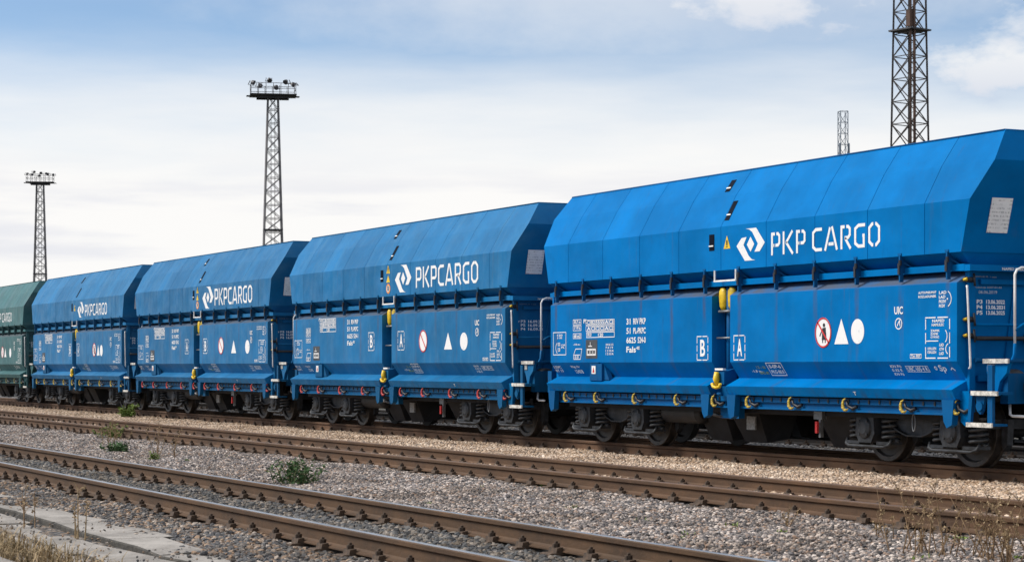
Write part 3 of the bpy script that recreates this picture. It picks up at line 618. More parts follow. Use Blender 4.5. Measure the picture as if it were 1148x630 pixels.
# ends: headstock, buffers, coupling, steps, hand rails
def end_parts(rot):
    mt = ROT if rot else None
    P = lambda nm, bb, m, par=None, mats=1: part(nm, bb.mesh(nm, mats), m, par, mat=mt if par is None else None)
    b = MB(); b.box(5.93, 6.07, -1.28, 1.28, .83, 1.20); b.box(5.45, 5.95, -1.25, 1.25, .93, .985); P('headstock', b, 'paintdark')
    for y in (-.875, .875):
        b = MB(); b.lathe([(6.07, .0), (6.07, .17), (6.11, .17), (6.11, .105), (6.215, .105), (6.215, .20), (6.235, .215), (6.262, .20), (6.268, 0)], (0, y, 1.03), 'x', 24); P('buffer', b, 'bogie')
    b = MB(); b.tube([(6.05, 0, 1.0), (6.16, 0, .98)], .05, 8); b.tube([(6.14, -.07, 1.02), (6.22, -.07, .80), (6.25, 0, .70), (6.22, .07, .80), (6.14, .07, 1.02)], .025, 6); P('coupling', b, 'grease')
    b = MB(); b.tube([(6.0, -.35, .85), (6.12, -.36, .75), (6.2, -.34, .52), (6.16, -.3, .42)], .03, 8); P('brake_hose', b, 'grease')
    for (x0, x1, y0, z) in ((5.72, 6.20, -HW, .985), (5.63, 6.10, -HW, .60), (5.70, 6.16, -HW + .20, 1.375)):
        b = MB(); b.box(x0, x1, y0 + .01, y0 + .24, z - .04, z - .012); P('step', b, 'paintdark'); 
        b = MB(); b.box(x0 - .004, x1 + .004, y0 - .012, y0 + .012, z - .055, z); P('step_edge', b, 'whiteworn')
    b = MB()      # hangers of the steps
    b.prism([(5.74, .95), (5.92, .95), (5.86, .74), (5.82, .70), (5.76, .74)], -HW + .05, -HW + .09, 'y'); b.lathe([(-.03, 0), (-.03, .06), (.02, .06)], (5.82, -HW + .06, .80), 'y', 14)
    b.box(5.98, 6.07, -HW + .03, -HW + .07, .56, 1.30); b.prism([(5.60, .60), (5.66, .60), (5.70, .95), (5.64, .95)], -HW + .03, -HW + .07, 'y'); P('step_hanger', b, 'paintdark')
    b = MB(); b.prism([(5.72, 1.33), (6.14, 1.33), (6.10, 1.20), (5.98, 1.10), (5.94, .98), (5.88, .98), (5.80, 1.16), (5.74, 1.20)], -HW + .22, -HW + .27, 'y'); P('step_bracket', b, 'paint')
    b = MB(); b.box(5.76, 5.89, -HW + .208, -HW + .216, 1.22, 1.31); P('data_plate', b, 'plate')
    b = MB(); b.lathe([(5.52, 0), (5.52, .13), (5.56, .17), (5.74, .17), (5.78, .15), (5.80, .06), (5.86, .06), (5.86, 0)], (0, -.88, 1.08), 'x', 20); P('brake_cylinder', b, 'tank')
    b = MB(); y = -HW + .06; b.tube([(5.52, y + .04, 2.27), (5.555, y, 2.27), (5.565, y, 2.24), (5.625, y, 1.30), (5.62, y, 1.27), (5.55, y + .04, 1.26)], .013, 7); P('hand_rail', b, 'white')
    b = MB(); yy = -1.115
    b.tube([(6.0, yy, 1.56), (6.0, yy, 2.40), (6.0, yy + .03, 2.455), (6.0, yy + .10, 2.485), (6.0, yy + .30, 2.485)], .0165, 7); P('grab_rail', b, 'white')
    b = MB(); b.tube([(6.0, yy, 1.56), (6.0, yy - .01, 1.42), (6.0, yy - .10, 1.25), (6.0, yy - .12, .98)], .021, 7); b.tube([(6.0, yy + .3, 2.485), (6.0, 1.2, 2.485)], .02, 7); b.tube([(6.0, 1.2, 2.485), (6.0, 1.2, .98)], .02, 7); b.tube([(6.0, yy, 1.72), (6.0, yy + .14, 1.80), (6.0, 1.2, 1.80)], .018, 7); P('platform_rail', b, 'paint')
    for z, r_, m in ((1.80, .018, 'paint'), (1.63, .03, 'grease'), (1.36, .03, 'paintdark')):
        b = MB(); b.tube([(5.53, -1.34, z), (5.53, 1.3, z)], r_, 7)
        if m == 'grease': b.tube([(5.55, -.55, z), (5.55, .1, z)], .075, 10)
        P('pipe', b, m)
    for z in (2.35, 1.86, 1.66):
        b = MB(); b.lathe([(-.05, 0), (-.05, .035), (.05, .035), (.05, 0)], (5.50, -1.40, z), 'y', 8); b.tube([(5.53, -1.36, z + .08), (5.55, -1.36, z - .08)], .015, 6); P('valve', b, 'grease')
        b = MB(); b.tube([(5.46, -1.46, z), (5.52, -1.45, z + .01)], .02, 6); P('valve_handle', b, 'yellow')
    b = MB(); b.tube([(5.95, -1.15, .82), (5.99, -1.18, .70), (6.04, -1.18, .68), (6.25, -1.18, .68)], .017, 7); P('shunter_handle', b, 'white')
    b = MB(); b.prism([(5.42, .98), (5.60, .98), (5.60, .70), (5.52, .55), (5.44, .60)], -HW + .06, -HW + .13, 'y'); P('corner_gusset', b, 'paint')
end_parts(False); end_parts(True)

# ---- lettering
def text_mesh_coords(body):
    cu = bpy.data.curves.new('t', 'FONT'); cu.body = body; cu.size = 1; cu.resolution_u = 3; cu.offset = .022; cu.fill_mode = 'FRONT'
    o = bpy.data.objects.new('t', cu); me = bpy.data.meshes.new_from_object(o); v = np.array([x.co[:2] for x in me.vertices]) if len(me.vertices) else np.zeros((1, 2))
    f = [tuple(p.vertices) for p in me.polygons]; bpy.data.objects.remove(o); bpy.data.curves.remove(cu); bpy.data.meshes.remove(me); return v, f
TCACHE = {}
class Ink(MB):
    """Flat paint on a surface given by place(u, z) -> xyz."""
    def __init__(s, place): super().__init__(); s.place = place
    def poly(s, pts): return s.add([s.place(u, z) for u, z in pts], [tuple(range(len(pts)))])
    def rect(s, u0, u1, z0, z1): return s.poly([(u0, z0), (u1, z0), (u1, z1), (u0, z1)])
    def frame(s, u0, u1, z0, z1, t=.012): s.rect(u0, u1, z0, z0 + t); s.rect(u0, u1, z1 - t, z1); s.rect(u0, u0 + t, z0 + t, z1 - t); s.rect(u1 - t, u1, z0 + t, z1 - t); return s
    def dashframe(s, u0, u1, z0, z1, t=.014):
        for k in range(2):
            for (a, c) in ((0, .42), (.5, .92)):
                w_ = u1 - u0; zz = z0 if k else z1 - t; s.rect(u0 + a * w_, u0 + c * w_, zz, zz + t)
            for (a, c) in ((.03, .28), (.36, .62), (.70, .95)):
                h_ = z1 - z0; uu = u0 if k else u1 - t; s.rect(uu, uu + t, z0 + a * h_, z0 + c * h_)
        return s
    def text(s, body, u0, u1, z0, z1):
        if body not in TCACHE: TCACHE[body] = text_mesh_coords(body)
        v, f = TCACHE[body]; lo, hi = v.min(0), v.max(0); d = np.maximum(hi - lo, 1e-6); q = (v - lo) / d
        return s.add([s.place(u0 + a * (u1 - u0), z0 + c * (z1 - z0)) for a, c in q], f)
    def ell(s, u, z, ru, rz, n=32): return s.poly([(u + ru * math.cos(2 * math.pi * k / n), z + rz * math.sin(2 * math.pi * k / n)) for k in range(n)])
    def arc(s, u, z, ru, rz, a0, a1, t=.012, n=10):
        for k in range(n):
            p, q = a0 + (a1 - a0) * k / n, a0 + (a1 - a0) * (k + 1) / n
            s.poly([(u + (ru - t) * math.cos(p), z + (rz - t) * math.sin(p)), (u + ru * math.cos(p), z + rz * math.sin(p)), (u + ru * math.cos(q), z + rz * math.sin(q)), (u + (ru - t) * math.cos(q), z + (rz - t) * math.sin(q))])
        return s
    def stroke(s, pts, t):
        """Polyline of thickness t with mitred corners, in (u, z)."""
        P = [Vector(p) for p in pts]; A = []; B = []
        for i, p in enumerate(P):
            d0 = (p - P[i - 1]).normalized() if i else None; d1 = (P[i + 1] - p).normalized() if i < len(P) - 1 else None
            if d0 is None: n = Vector((-d1.y, d1.x)); k = 1
            elif d1 is None: n = Vector((-d0.y, d0.x)); k = 1
            else:
                n0, n1 = Vector((-d0.y, d0.x)), Vector((-d1.y, d1.x)); n = (n0 + n1).normalized(); k = 1 / max(.4, n.dot(n0))
            A.append(p + n * t * k / 2); B.append(p - n * t * k / 2)
        for i in range(len(P) - 1): s.poly([tuple(B[i]), tuple(B[i + 1]), tuple(A[i + 1]), tuple(A[i])])
        return s
def door_place(e): return lambda u, z: (u, yface(z) - e, z)
def panel_place(e): return lambda u, z: (u, -HW - e, z)
def end_place(e): return lambda u, z: (5.42 + e, u, z)
# stencil capitals in a unit-height box: (width, strokes)
GL = {
 'P': (.50, [[(.07, 0), (.07, .93), (.22, .93)], [(.30, .93), (.38, .93), (.45, .84), (.45, .52), (.38, .43), (.25, .43)], [(.14, .43), (.19, .43)]]),
 'K': (.58, [[(.07, 0), (.07, 1)], [(.52, 1), (.20, .50)], [(.20, .52), (.54, 0)]]),
 'C': (.50, [[(.50, .93), (.20, .93), (.07, .80), (.07, .20), (.20, .07), (.50, .07)]]),
 'A': (.66, [[(.05, 0), (.29, .97)], [(.38, 1), (.62, 0)], [(.22, .27), (.46, .27)]]),
 'R': (.54, [[(.07, 0), (.07, .93), (.22, .93)], [(.30, .93), (.38, .93), (.46, .84), (.46, .58), (.38, .47), (.22, .47)], [(.24, .46), (.50, 0)]]),
 'G': (.54, [[(.52, .93), (.22, .93), (.07, .80), (.07, .20), (.22, .07), (.46, .07), (.46, .50), (.40, .50)]]),
 'O': (.58, [[(.25, .93), (.20, .93), (.07, .78), (.07, .22), (.20, .07), (.25, .07)], [(.34, .93), (.38, .93), (.51, .78), (.51, .22), (.38, .07), (.34, .07)]])}
GS = dict(GL); GS.update({
 'P': (.50, [[(.07, 0), (.07, .93), (.37, .93), (.45, .84), (.45, .50), (.37, .41), (.12, .41)]]),
 'A': (.66, [[(.05, 0), (.29, .95), (.37, .95), (.61, 0)], [(.18, .25), (.48, .25)]]),
 'R': (.54, [[(.07, 0), (.07, .93), (.38, .93), (.46, .84), (.46, .56), (.38, .45), (.12, .45)], [(.26, .45), (.50, 0)]]),
 'O': (.58, [[(.29, .93), (.20, .93), (.07, .78), (.07, .22), (.20, .07), (.38, .07), (.51, .22), (.51, .78), (.38, .93), (.28, .93)]])})
def logo(word, e0, e1, ez0, ez1, l0, l1, lz0, lz1, gap=.10):
    GL_ = GL if ' ' in word else GS
    out = []; k = Ink(panel_place(.004)); eu = lambda u: e0 + u * (e1 - e0); ez = lambda v: ez0 + v * (ez1 - ez0)
    for pl in ([(.33, 1), (.70, 1), (1, .52), (.82, .26), (.64, .26), (.76, .50), (.56, .88), (.45, .97)],
               [(.67, 0), (.30, 0), (0, .48), (.18, .72), (.36, .74), (.25, .50), (.44, .14), (.55, .03)],
               [(.50, .74), (.63, .50), (.50, .27), (.37, .50)]): k = Ink(panel_place(.004)); k.poly([(eu(u), ez(v)) for u, v in pl]); out.append(('emblem_piece', k.mesh('emblem_piece')))
    wd = sum((GL_[c][0] if c != ' ' else .10) + gap for c in word) - gap; sc = (l1 - l0) / wd; hh = lz1 - lz0; x = l0
    for c in word:
        if c == ' ': x += (.10 + gap) * sc; continue
        k = Ink(panel_place(.004))
        for stt in GL_[c][1]: k.stroke([(x + u * sc, lz0 + v * hh) for u, v in stt], .135 * hh)
        out.append(('letter', k.mesh('letter'))); x += (GL_[c][0] + gap) * sc
    return out
def tri(k, u0, u1, z0, z1): return k.poly([(u0, z0), (u1, z0), ((u0 + u1) / 2, z1)])
def scribble(k, u0, u1, z0, z1, rows, words=('3 100', 'PL', '0.0', 'C 27', 'S 63', '120')):
    h_ = (z1 - z0) / rows
    for i in range(rows): k.text(random.choice(words), u0 + random.uniform(0, .05) * (u1 - u0), u1 - random.uniform(0, .2) * (u1 - u0), z0 + i * h_ + .12 * h_, z0 + (i + .82) * h_)

def letter_wagon(no, dx):
    """Lettering of one wagon: list of (name, mesh, material, parent key)."""
    out = []; add = lambda nm, k, m, par: out.append((nm, k.mesh(nm) if isinstance(k, MB) else k, m, par))
    dp = door_place(.004); W1 = no == 1
    lg = {1: ('PKP CARGO', .43, 1.17, 2.80, 3.26, 1.32, 3.89, 2.845, 3.165), 2: ('PKPCARGO', .43, 1.25, 2.75, 3.29, 1.46, 4.33, 2.81, 3.215), 3: ('PKPCARGO', .50, 1.40, 2.74, 3.29, 1.48, 4.36, 2.80, 3.22),
          4: ('PKPCARGO', .45, 1.21, 2.78, 3.25, 1.32, 3.87, 2.81, 3.16), 5: ('PKP CARGO', .43, 1.17, 2.80, 3.26, 1.32, 3.9, 2.84, 3.16)}[no]
    for nm, me in logo(*lg): add(nm, me, 'letter', 'shell')
    # warning signs
    k = Ink(panel_place(.004)); tri(k, -.02 if not W1 else .08, .17 if not W1 else .26, 3.00 if W1 or no > 3 else 3.15, 3.19 if W1 or no > 3 else 3.32); add('warning_sign', k, 'yellow', 'shell')
    k = Ink(panel_place(.007)); z0 = 3.03 if W1 or no > 3 else 3.18; k.rect(.06 if not W1 else .155, .09 if not W1 else .185, z0 + .02, z0 + .09); k.rect(.06 if not W1 else .155, .09 if not W1 else .185, z0 - .01, z0 + .008); add('warning_mark', k, 'black', 'shell')
    if no in (2, 3):
        k = Ink(panel_place(.004)); tri(k, -.02, .17, 2.97, 3.12); add('warning_sign', k, 'yellow', 'shell')
        k = Ink(panel_place(.004)); k.ell(.08, 2.845, .105, .10); add('prohibition_sign', k, 'orange', 'shell'); k = Ink(panel_place(.007)); k.ell(.08, 2.845, .07, .068); add('prohibition_face', k, 'white', 'shell')
        k = Ink(panel_place(.010)); k.rect(.05, .11, 2.80, 2.90); add('prohibition_mark', k, 'black', 'shell')
    # right door: no walking sign, triangle, disc
    cx, cz, ru, rz, t0, t1, d0, d1 = {1: (2.60, 1.74, .19, .205, 2.86, 3.18, 3.24, 3.53), 2: (1.825, 1.77, .195, .215, 2.81, 3.17, 3.53, 3.86), 3: (2.0, 1.79, .2, .21, 2.79, 3.16, 3.84, 4.16), 4: (2.42, 1.77, .19, .2, 2.72, 3.03, 3.08, 3.38), 5: (2.42, 1.77, .19, .2, 2.72, 3.03, 3.5, 3.8)}[no]
    k = Ink(dp); k.ell(cx, cz, ru, rz); add('prohibition_sign', k, 'letter', 'doorR')
    k = Ink(door_place(.008)); k.arc(cx, cz, ru, rz, 0, 2 * math.pi, .022, 36); k.stroke([(cx - .7 * ru, cz + .7 * rz), (cx + .7 * ru, cz - .7 * rz)], .026); add('prohibition_ring', k, 'red', 'doorR')
    if W1 or no == 4:
        k = Ink(door_place(.006)); k.poly([(cx - .02, cz + .06), (cx + .06, cz + .07), (cx + .08, cz - .10), (cx - .03, cz - .10)]); k.stroke([(cx - .02, cz + .04), (cx - .08, cz - .05)], .02); k.ell(cx + .02, cz + .10, .028, .028, 12); k.rect(cx - .02, cx + .0, cz - .14, cz - .10); k.rect(cx + .04, cx + .06, cz - .14, cz - .10); add('prohibition_figure', k, 'black', 'doorR')
    k = Ink(dp); tri(k, t0, t1, 1.60 if not W1 else 1.58, 1.92); add('triangle_mark', k, 'letter', 'doorR'); k = Ink(dp); k.ell((d0 + d1) / 2, 1.745, (d1 - d0) / 2, .165); add('disc_mark', k, 'letter', 'doorR')
    # end letters
    left, right = ('A', 'B') if no == 3 else ('B', 'A'); lx, rx = ((-.67, -.35), (.35, .66)) if no in (1, 4, 5) else ((-.98, -.66), (.57, .90)); z0, z1 = (1.37, 1.735) if W1 else (1.60, 1.98)
    for body, (u0, u1), par in ((left, lx, 'doorL'), (right, rx, 'doorR')):
        k = Ink(dp); k.dashframe(u0, u1, z0, z1); k.text(body, u0 + .095, u1 - .085, z0 + .06, z1 - .055); add('end_letter', k, 'letter', par)
    # wagon number
    u0 = -2.81 if W1 else -2.15; zt = 2.04 if W1 else 2.26
    for i, (a, c) in enumerate((('31', 'RIV PKP'), ('51', 'PL-PKPC'), ('6625', '524-%d' % (no - 1)), ('Fals', '-xx'))):
        k = Ink(dp); z1 = zt - i * .148; k.text(a, u0, u0 + (.13 if i < 2 else .30), z1 - .095, z1)
        if i < 3: k.text(c, u0 + (.22 if i < 2 else .36), u0 + .61, z1 - .095, z1)
        else: k.text(c, u0 + .31, u0 + .42, z1 - .05, z1)
        add('wagon_number', k, 'letter', 'doorL')
    # load table and the small panels of the left door
    s = 0 if W1 else .27; o = 0 if W1 else .40
    k = Ink(dp); k.frame(-4.15 + o, -3.2 + o, 1.75 + s, 1.845 + s); k.text('120', -3.75 + o, -3.58 + o, 1.765 + s, 1.825 + s); k.text('00,0', -4.12 + o, -3.98 + o, 1.765 + s, 1.83 + s)
    for r_ in range(2):
        k.frame(-4.17 + o, -3.2 + o, 1.855 + r_ * .10 + s, 1.945 + r_ * .10 + s, .009)
        for c in range(6): k.text(random.choice(('A', 'B1', 'B2', 'C2', 'C3', '39,8', '55')), -4.13 + c * .152 + o, -4.01 + c * .152 + o, 1.87 + r_ * .10 + s, 1.932 + r_ * .10 + s); k.rect(-4.0 + c * .152 + o, -3.988 + c * .152 + o, 1.857 + r_ * .10 + s, 1.943 + r_ * .10 + s)
    k.text('PL', -4.25 + o, -4.12 + o, 1.99 + s, 2.06 + s); add('load_table', k, 'letter', 'doorL')
    k = Ink(dp); k.frame(-5.34, -4.87, 1.47, 1.86); scribble(k, -5.2, -4.98, 1.74, 1.83, 2); k.arc(-5.15, 1.59, .1, .1, 2.0, 4.3); scribble(k, -5.17, -5.08, 1.52, 1.70, 2); scribble(k, -5.05, -4.9, 1.58, 1.66, 2); add('bogie_panel', k, 'letter', 'doorL')
    k = Ink(dp); q = .14 if W1 else .2
    for z0 in (1.95, 1.85, 1.72): k.frame(-4.62, -4.33, z0 + q - .12, z0 + .09 + q - .12, .009); k.text(random.choice(('30,7 m', '27 100 kg', '68 m3')), -4.59, -4.36, z0 + q - .105, z0 + .075 + q - .12)
    k.text('-10 m-', -4.61, -4.36, 1.63, 1.66); add('weight_panel', k, 'letter', 'doorL')
    k = Ink(dp); z_ = 1.38; k.stroke([(-4.60, z_ + .02), (-4.36, z_ + .02), (-4.31, z_ + .19), (-4.53, z_ + .19), (-4.60, z_ + .09), (-4.37, z_ + .09)], .012); k.stroke([(-4.6, z_ + .02), (-4.6, z_ + .09)], .012); scribble(k, -4.57, -4.4, z_ + .03, z_ + .085, 1); add('paint_panel', k, 'letter', 'doorL')
    k = Ink(dp); k.rect(-4.17, -3.78, 1.41, 1.72); add('stencil_panel', k, 'greyplate', 'doorL')
    k = Ink(door_place(.008)); k.frame(-4.13, -3.82, 1.46, 1.57, .014); [k.frame(-4.11 + c * .095, -4.03 + c * .095, 1.475, 1.555, .010) for c in range(3)]; k.rect(-4.08, -3.95, 1.605, 1.62); k.rect(-4.02, -4.005, 1.62, 1.68); add('stencil_print', k, 'letter', 'doorL')
    if W1:
        k = Ink(dp); scribble(k, -3.5, -3.2, 1.46, 1.66, 4, ('1 2 3 0 A', '0 8 6 2 5', '7 4 1 9')); add('small_print', k, 'letter', 'doorL')
    k = Ink(dp); scribble(k, -5.42, -5.10, 1.18, 1.30, 2, ('S-ZNPC', 'BT 15')); add('small_print', k, 'letter', 'doorL')
    k = Ink(dp); k.text('Wag. Nr', -4.80, -4.48, 1.245, 1.295); k.text('12345' if not W1 else '1240/B', -4.72, -4.45, 1.165, 1.225); add('small_print', k, 'letter', 'doorL')
    # right door small panels
    k = Ink(dp); k.text('-1,8 m-', .70, .98, 1.19, 1.23); add('small_print', k, 'letter', 'doorR')
    k = Ink(dp); k.frame(1.16, 1.55, 1.15, 1.335); k.text('0-0P-6', 1.21, 1.50, 1.255, 1.305); k.text('PKG 00.0', 1.20, 1.51, 1.18, 1.23); add('revision_box', k, 'letter', 'doorR')
    k = Ink(dp); k.text('1.2 - 16', .87, 1.10, 1.25, 1.29); k.text('0042-00', .88, 1.12, 1.17, 1.21); add('faded_stencil', k, 'olive', 'doorR')
    q = 0 if W1 else .08
    k = Ink(dp); k.text('UIC', 4.18, 4.36, 1.95 + q, 2.05 + q); k.arc(4.27, 1.83 + q, .075, .075, 0, 2 * math.pi, .014, 20); k.stroke([(4.24, 1.80 + q), (4.29, 1.87 + q), (4.30, 1.80 + q)], .014); add('regime_mark', k, 'letter', 'doorR')
    k = Ink(dp); k.text('AUTO-PNEUMAT', 4.68, 5.04, 2.195, 2.225); k.text('ROZLADUNEK', 4.68, 5.04, 2.145, 2.175); add('small_print', k, 'letter', 'doorR')
    k = Ink(dp); scribble(k, 5.09, 5.24, 2.01, 2.23, 4, ('PROZNY', 'LAD', 'OTW')); k.arc(5.22, 2.12, .12, .11, -1.1, 1.1); k.ell(5.26, 2.12, .012, .012, 8); add('brake_panel', k, 'letter', 'doorR')
    k = Ink(dp); k.dashframe(4.82, 5.31, 1.38, 1.90); k.text('NAPED', 4.96, 5.20, 1.835, 1.87); k.text('HAMULEC', 4.95, 5.19, 1.785, 1.82); scribble(k, 4.92, 5.12, 1.63, 1.75, 3, ('OTWORZ', 'ZAMK', 'STOP')); k.arc(5.16, 1.66, .1, .1, -.9, .9); k.rect(4.83, 5.08, 1.595, 1.607); scribble(k, 4.86, 5.05, 1.44, 1.53, 2, ('LUZ', 'ODLUZN')); scribble(k, 5.10, 5.2, 1.42, 1.58, 3, ('LAD', 'OTW')); k.arc(5.32, 1.50, .1, .08, 2.1, 4.1); add('brake_panel', k, 'letter', 'doorR')
    k = Ink(dp); k.frame(4.51, 4.74, 1.385, 1.44, .007); k.text('Tm 907', 4.53, 4.72, 1.397, 1.43); add('small_print', k, 'letter', 'doorR')
    k = Ink(dp); scribble(k, 4.03, 4.28, 1.16, 1.31, 3, ('KN P6', '0 82 E', 'WA 20')); add('small_print', k, 'letter', 'doorR')
    k = Ink(dp); k.frame(4.35, 4.81, 1.21, 1.29, .007); k.text('UBC 605 4 R', 4.37, 4.79, 1.222, 1.278); add('small_print', k, 'letter', 'doorR')
    if W1:
        k = Ink(dp); k.text('o', 4.93, 4.98, 1.235, 1.285); k.text('Sp', 5.02, 5.16, 1.20, 1.30); k.stroke([(5.24, 1.24), (5.28, 1.265), (5.32, 1.23)], .013); add('chalk_mark', k, 'letter', 'doorR')
    k = Ink(dp); k.text('T', 3.36, 3.42, .90, .95); add('small_print', k, 'letter', 'doorR')
    # inspection dates on the end wall
    D = {1: ('13.06.2022', '13.06.2031', '13.06.2025'), 2: ('16.09.22', '16.09.25', '16.09.31'), 3: ('16.09.22', '16.09.25', '16.09.31'), 4: ('06.12.20', '06.12.23', '06.12.29'), 5: ('06.12.20', '06.12.23', '06.12.29')}[no]
    for i, (pn, dt) in enumerate(zip(('P3', 'P4', 'P5') if W1 else ('P3', 'P5', 'P4'), D)):
        k = Ink(end_place(.003)); z1 = 2.11 - i * .068
        if i == 0: k.text('Nr', -1.33, -1.25, z1 - .045, z1)
        k.text(pn, -1.23, -1.14, z1 - .05, z1); k.text(dt, -1.08, -.79, z1 - .05, z1); add('inspection_date', k, 'print', 'core')
    k = Ink(end_place(.003))
    if W1: k.text('Produkcja 2007-01-01', -1.29, -.84, 2.245, 2.275); k.text('06.06.2019', -1.20, -.91, 2.185, 2.225)
    k.text('ROMAK M. 1 osie', -1.26, -.92, 2.385, 2.405); add('works_print', k, 'letterdim', 'core')
    k = Ink(lambda u, z: (5.604, u, z)); k.text('NAPED PNEUMATYCZNY', -.98, -.30, 2.47, 2.505); add('belt_print', k, 'letter', 'belt')
    return out

# ---- the five wagons
SHARED = {k: M[k] for k in ('white', 'letter', 'red', 'yellow', 'orange', 'black', 'greyplate', 'bogie', 'spring', 'wheel', 'rim', 'under', 'grease', 'slot', 'tank', 'notice')}
SHARED['steel'] = simple('dull_steel', (.22, .23, .24), .45, metal=.6); SHARED['plate'] = simple('alloy_plate', (.30, .31, .31), .5, var=.35, scale=25)
SHARED['whiteworn'] = simple('worn_white_edge', (.52, .50, .46), .6, var=.4, scale=18); SHARED['olive'] = simple('faded_olive_stencil', (.22, .30, .12), .6); SHARED['letterdim'] = simple('thin_print', (.35, .42, .52), .6)
SHARED['print'] = simple('fresh_white_print', (.92, .92, .92), .5, var=.03); SHARED['rust'] = simple('worn_rim', (.05, .055, .075), .6)
HOOKY = simple('hook_yellow', (.42, .30, .03), .6, var=.6, scale=22); HOOKR = simple('hook_red', (.42, .025, .018), .5, var=.45, scale=22); HOOKD = simple('hook_dull', (.16, .15, .05), .6, var=.4)
WAG = [  # number, x, base colour, dust, dust colour, roughness, hooks, label
    (1, -25.665, (.0, .148, .425), .10, (.02, .18, .36), .42, HOOKY, 'nearest bright blue hopper wagon, cleanest of the train, with yellow hooks'),
    (2, -38.31, (.006, .140, .335), .20, (.10, .25, .375), .43, HOOKR, 'second blue hopper wagon from the right, larger lettering and red hooks'),
    (3, -50.92, (.009, .133, .31), .25, (.11, .245, .365), .44, HOOKR, 'middle dusty blue hopper wagon, third from the right, with red hooks'),
    (4, -63.45, (.014, .142, .32), .28, (.12, .255, .375), .46, HOOKY, 'dusty blue hopper wagon coupled to the green one'),
    (5, -76.0, (.048, .135, .145), .35, (.18, .23, .24), .5, HOOKD, 'dark teal green hopper wagon at the left edge of the photo')]
for no, wx, base, dust, dc, rough, hookm, label in WAG:
    root = empty('hopper_wagon', (wx, YC, 0)); tag(root, label, 'wagon', 'hopper wagons in the train')
    mm = dict(SHARED); mm['hook'] = hookm
    mm['paint'] = paint('wagon_paint', base, dust, dc, rough, grime=.25 if no == 1 else .6, dents=.03 if no == 1 else .06, spec=.03 if no == 1 else .13)
    mm['door'] = paint('wagon_door_paint', base, dust * .9, dc, rough, door=True, grime=.55 if no == 1 else .45, dents=.02 if no == 1 else .04, spec=.03 if no == 1 else .12)
    mm['paintdark'] = paint('wagon_paint_dark', tuple(q * .62 for q in base), dust * .5 + .1, (.05, .06, .08), rough + .08, grime=.9)  # wagon colour scaled darker, plus stronger grime runs
    made = {}
    for key, name, me, mats, par, mt in PARTS:
        if no > 3 and name in ('valve', 'valve_handle', 'clamp', 'wire_loop', 'stud', 'rung', 'data_plate', 'coupling', 'brake_hose'): continue
        made[key] = link(name, me, [mm[q] for q in mats], made[par] if par else root, mt)
    made['sill_studs' if 'sill_studs' in made else 'shell']
    for name, me, mt, par in letter_wagon(no, 0): link(name, me, mm[mt], made[par])

# ------------------------------------------------------------------ lattice masts
UNIT = MB().box(-.5, .5, -.5, .5, 0, 1).mesh('bar')
def bar(name, p, q, t, mat, parent, t2=None):
    p, q = Vector(p), Vector(q); d = q - p
    mw = Matrix.Translation(p) @ d.to_track_quat('Z', 'Y').to_matrix().to_4x4() @ Matrix.Diagonal((t, t2 or t, d.length, 1))
    return link(name, UNIT, mat, parent, mw)
def px_point(px, Z):
    xr = (px - 574) / 2300.0 * Z; return (xr * st - Z * ct, xr * ct + Z * st)
b = MB(); b.lathe([(0, .04), (.05, .14), (.16, .20), (.34, .26), (.36, .26), (.36, 0)], (0, 0, 0), 'x', 12); FLOOD = b.mesh('floodlight')
b = MB(); b.box(-.03, .03, -.30, -.26, -.35, .05); b.box(-.03, .03, .26, .30, -.35, .05); b.box(-.03, .03, -.30, .30, -.39, -.35); FBR = b.mesh('floodlight_bracket')
def lattice(root, zs, wid, tleg, tbr, mat, matleg, cross=True, legmats=None):
    n = len(zs); cor = lambda i, k: Vector(((1 if k in (0, 3) else -1) * wid[i] / 2, (1 if k < 2 else -1) * wid[i] / 2, zs[i]))
    for k in range(4): bar('leg', cor(0, k), cor(n - 1, k), tleg, (legmats or [matleg] * 4)[k], root)
    for i in range(n - 1):
        for k in range(4):
            a, c = cor(i, k), cor(i, (k + 1) % 4); d, e = cor(i + 1, k), cor(i + 1, (k + 1) % 4)
            if zs[i] > 6:
                bar('brace', a, e, tbr, mat, root)
                if cross: bar('brace', c, d, tbr, mat, root)
            bar('crossbar', d, e, tbr, mat, root)
def platform(root, z, hw, mat, matd, nfl, toff, ls=1.1):
    b = MB(); b.box(-hw, hw, -hw * .62, hw * .62, z, z + .10)
    for s in (-1, 1): b.prism([(s * hw, z), (s * hw * .55, z), (s * hw * .62, z - .45), (s * hw * .70, z - .45)], -.5, .5, 'y') if False else b.box(-hw * .7, hw * .7, s * hw * .35 - .08, s * hw * .35 + .08, z - .30, z)
    b.box(-hw - .35, hw + .35, -.5, .5, z - .06, z - .01); link('platform', b.mesh('platform'), matd, root)
    x0, y0 = hw - .1, hw * .60
    for i in range(7):
        for s in (-1, 1): bar('railing_post', (-x0 + 2 * x0 * i / 6, s * y0, z + .1), (-x0 + 2 * x0 * i / 6, s * y0, z + 1.25), .06, mat, root)
    for zz in (.65, 1.22):
        for s in (-1, 1):
            bar('railing_bar', (-x0, s * y0, z + zz), (x0, s * y0, z + zz), .05, mat, root); bar('railing_bar', (s * x0, -y0, z + zz), (s * x0, y0, z + zz), .05, mat, root)
    for i in range(nfl):
        t = i / max(1, nfl - 1); x = -x0 + 2 * x0 * t; s = -1 if i % 2 == 0 else 1
        rot = Euler((0, R(28 + 10 * (i % 3)), R(-90 + (t - .5) * -130 if s < 0 else 90 + (t - .5) * 100))).to_matrix().to_4x4()
        o = link('floodlight', FLOOD, M['lamp'], root, Matrix.Translation((x, s * y0, z + 1.5 + .18 * ((i * 7) % 3 - 1) + toff)) @ rot @ Matrix.Scale(ls, 4)); link('floodlight_bracket', FBR, matd, o)
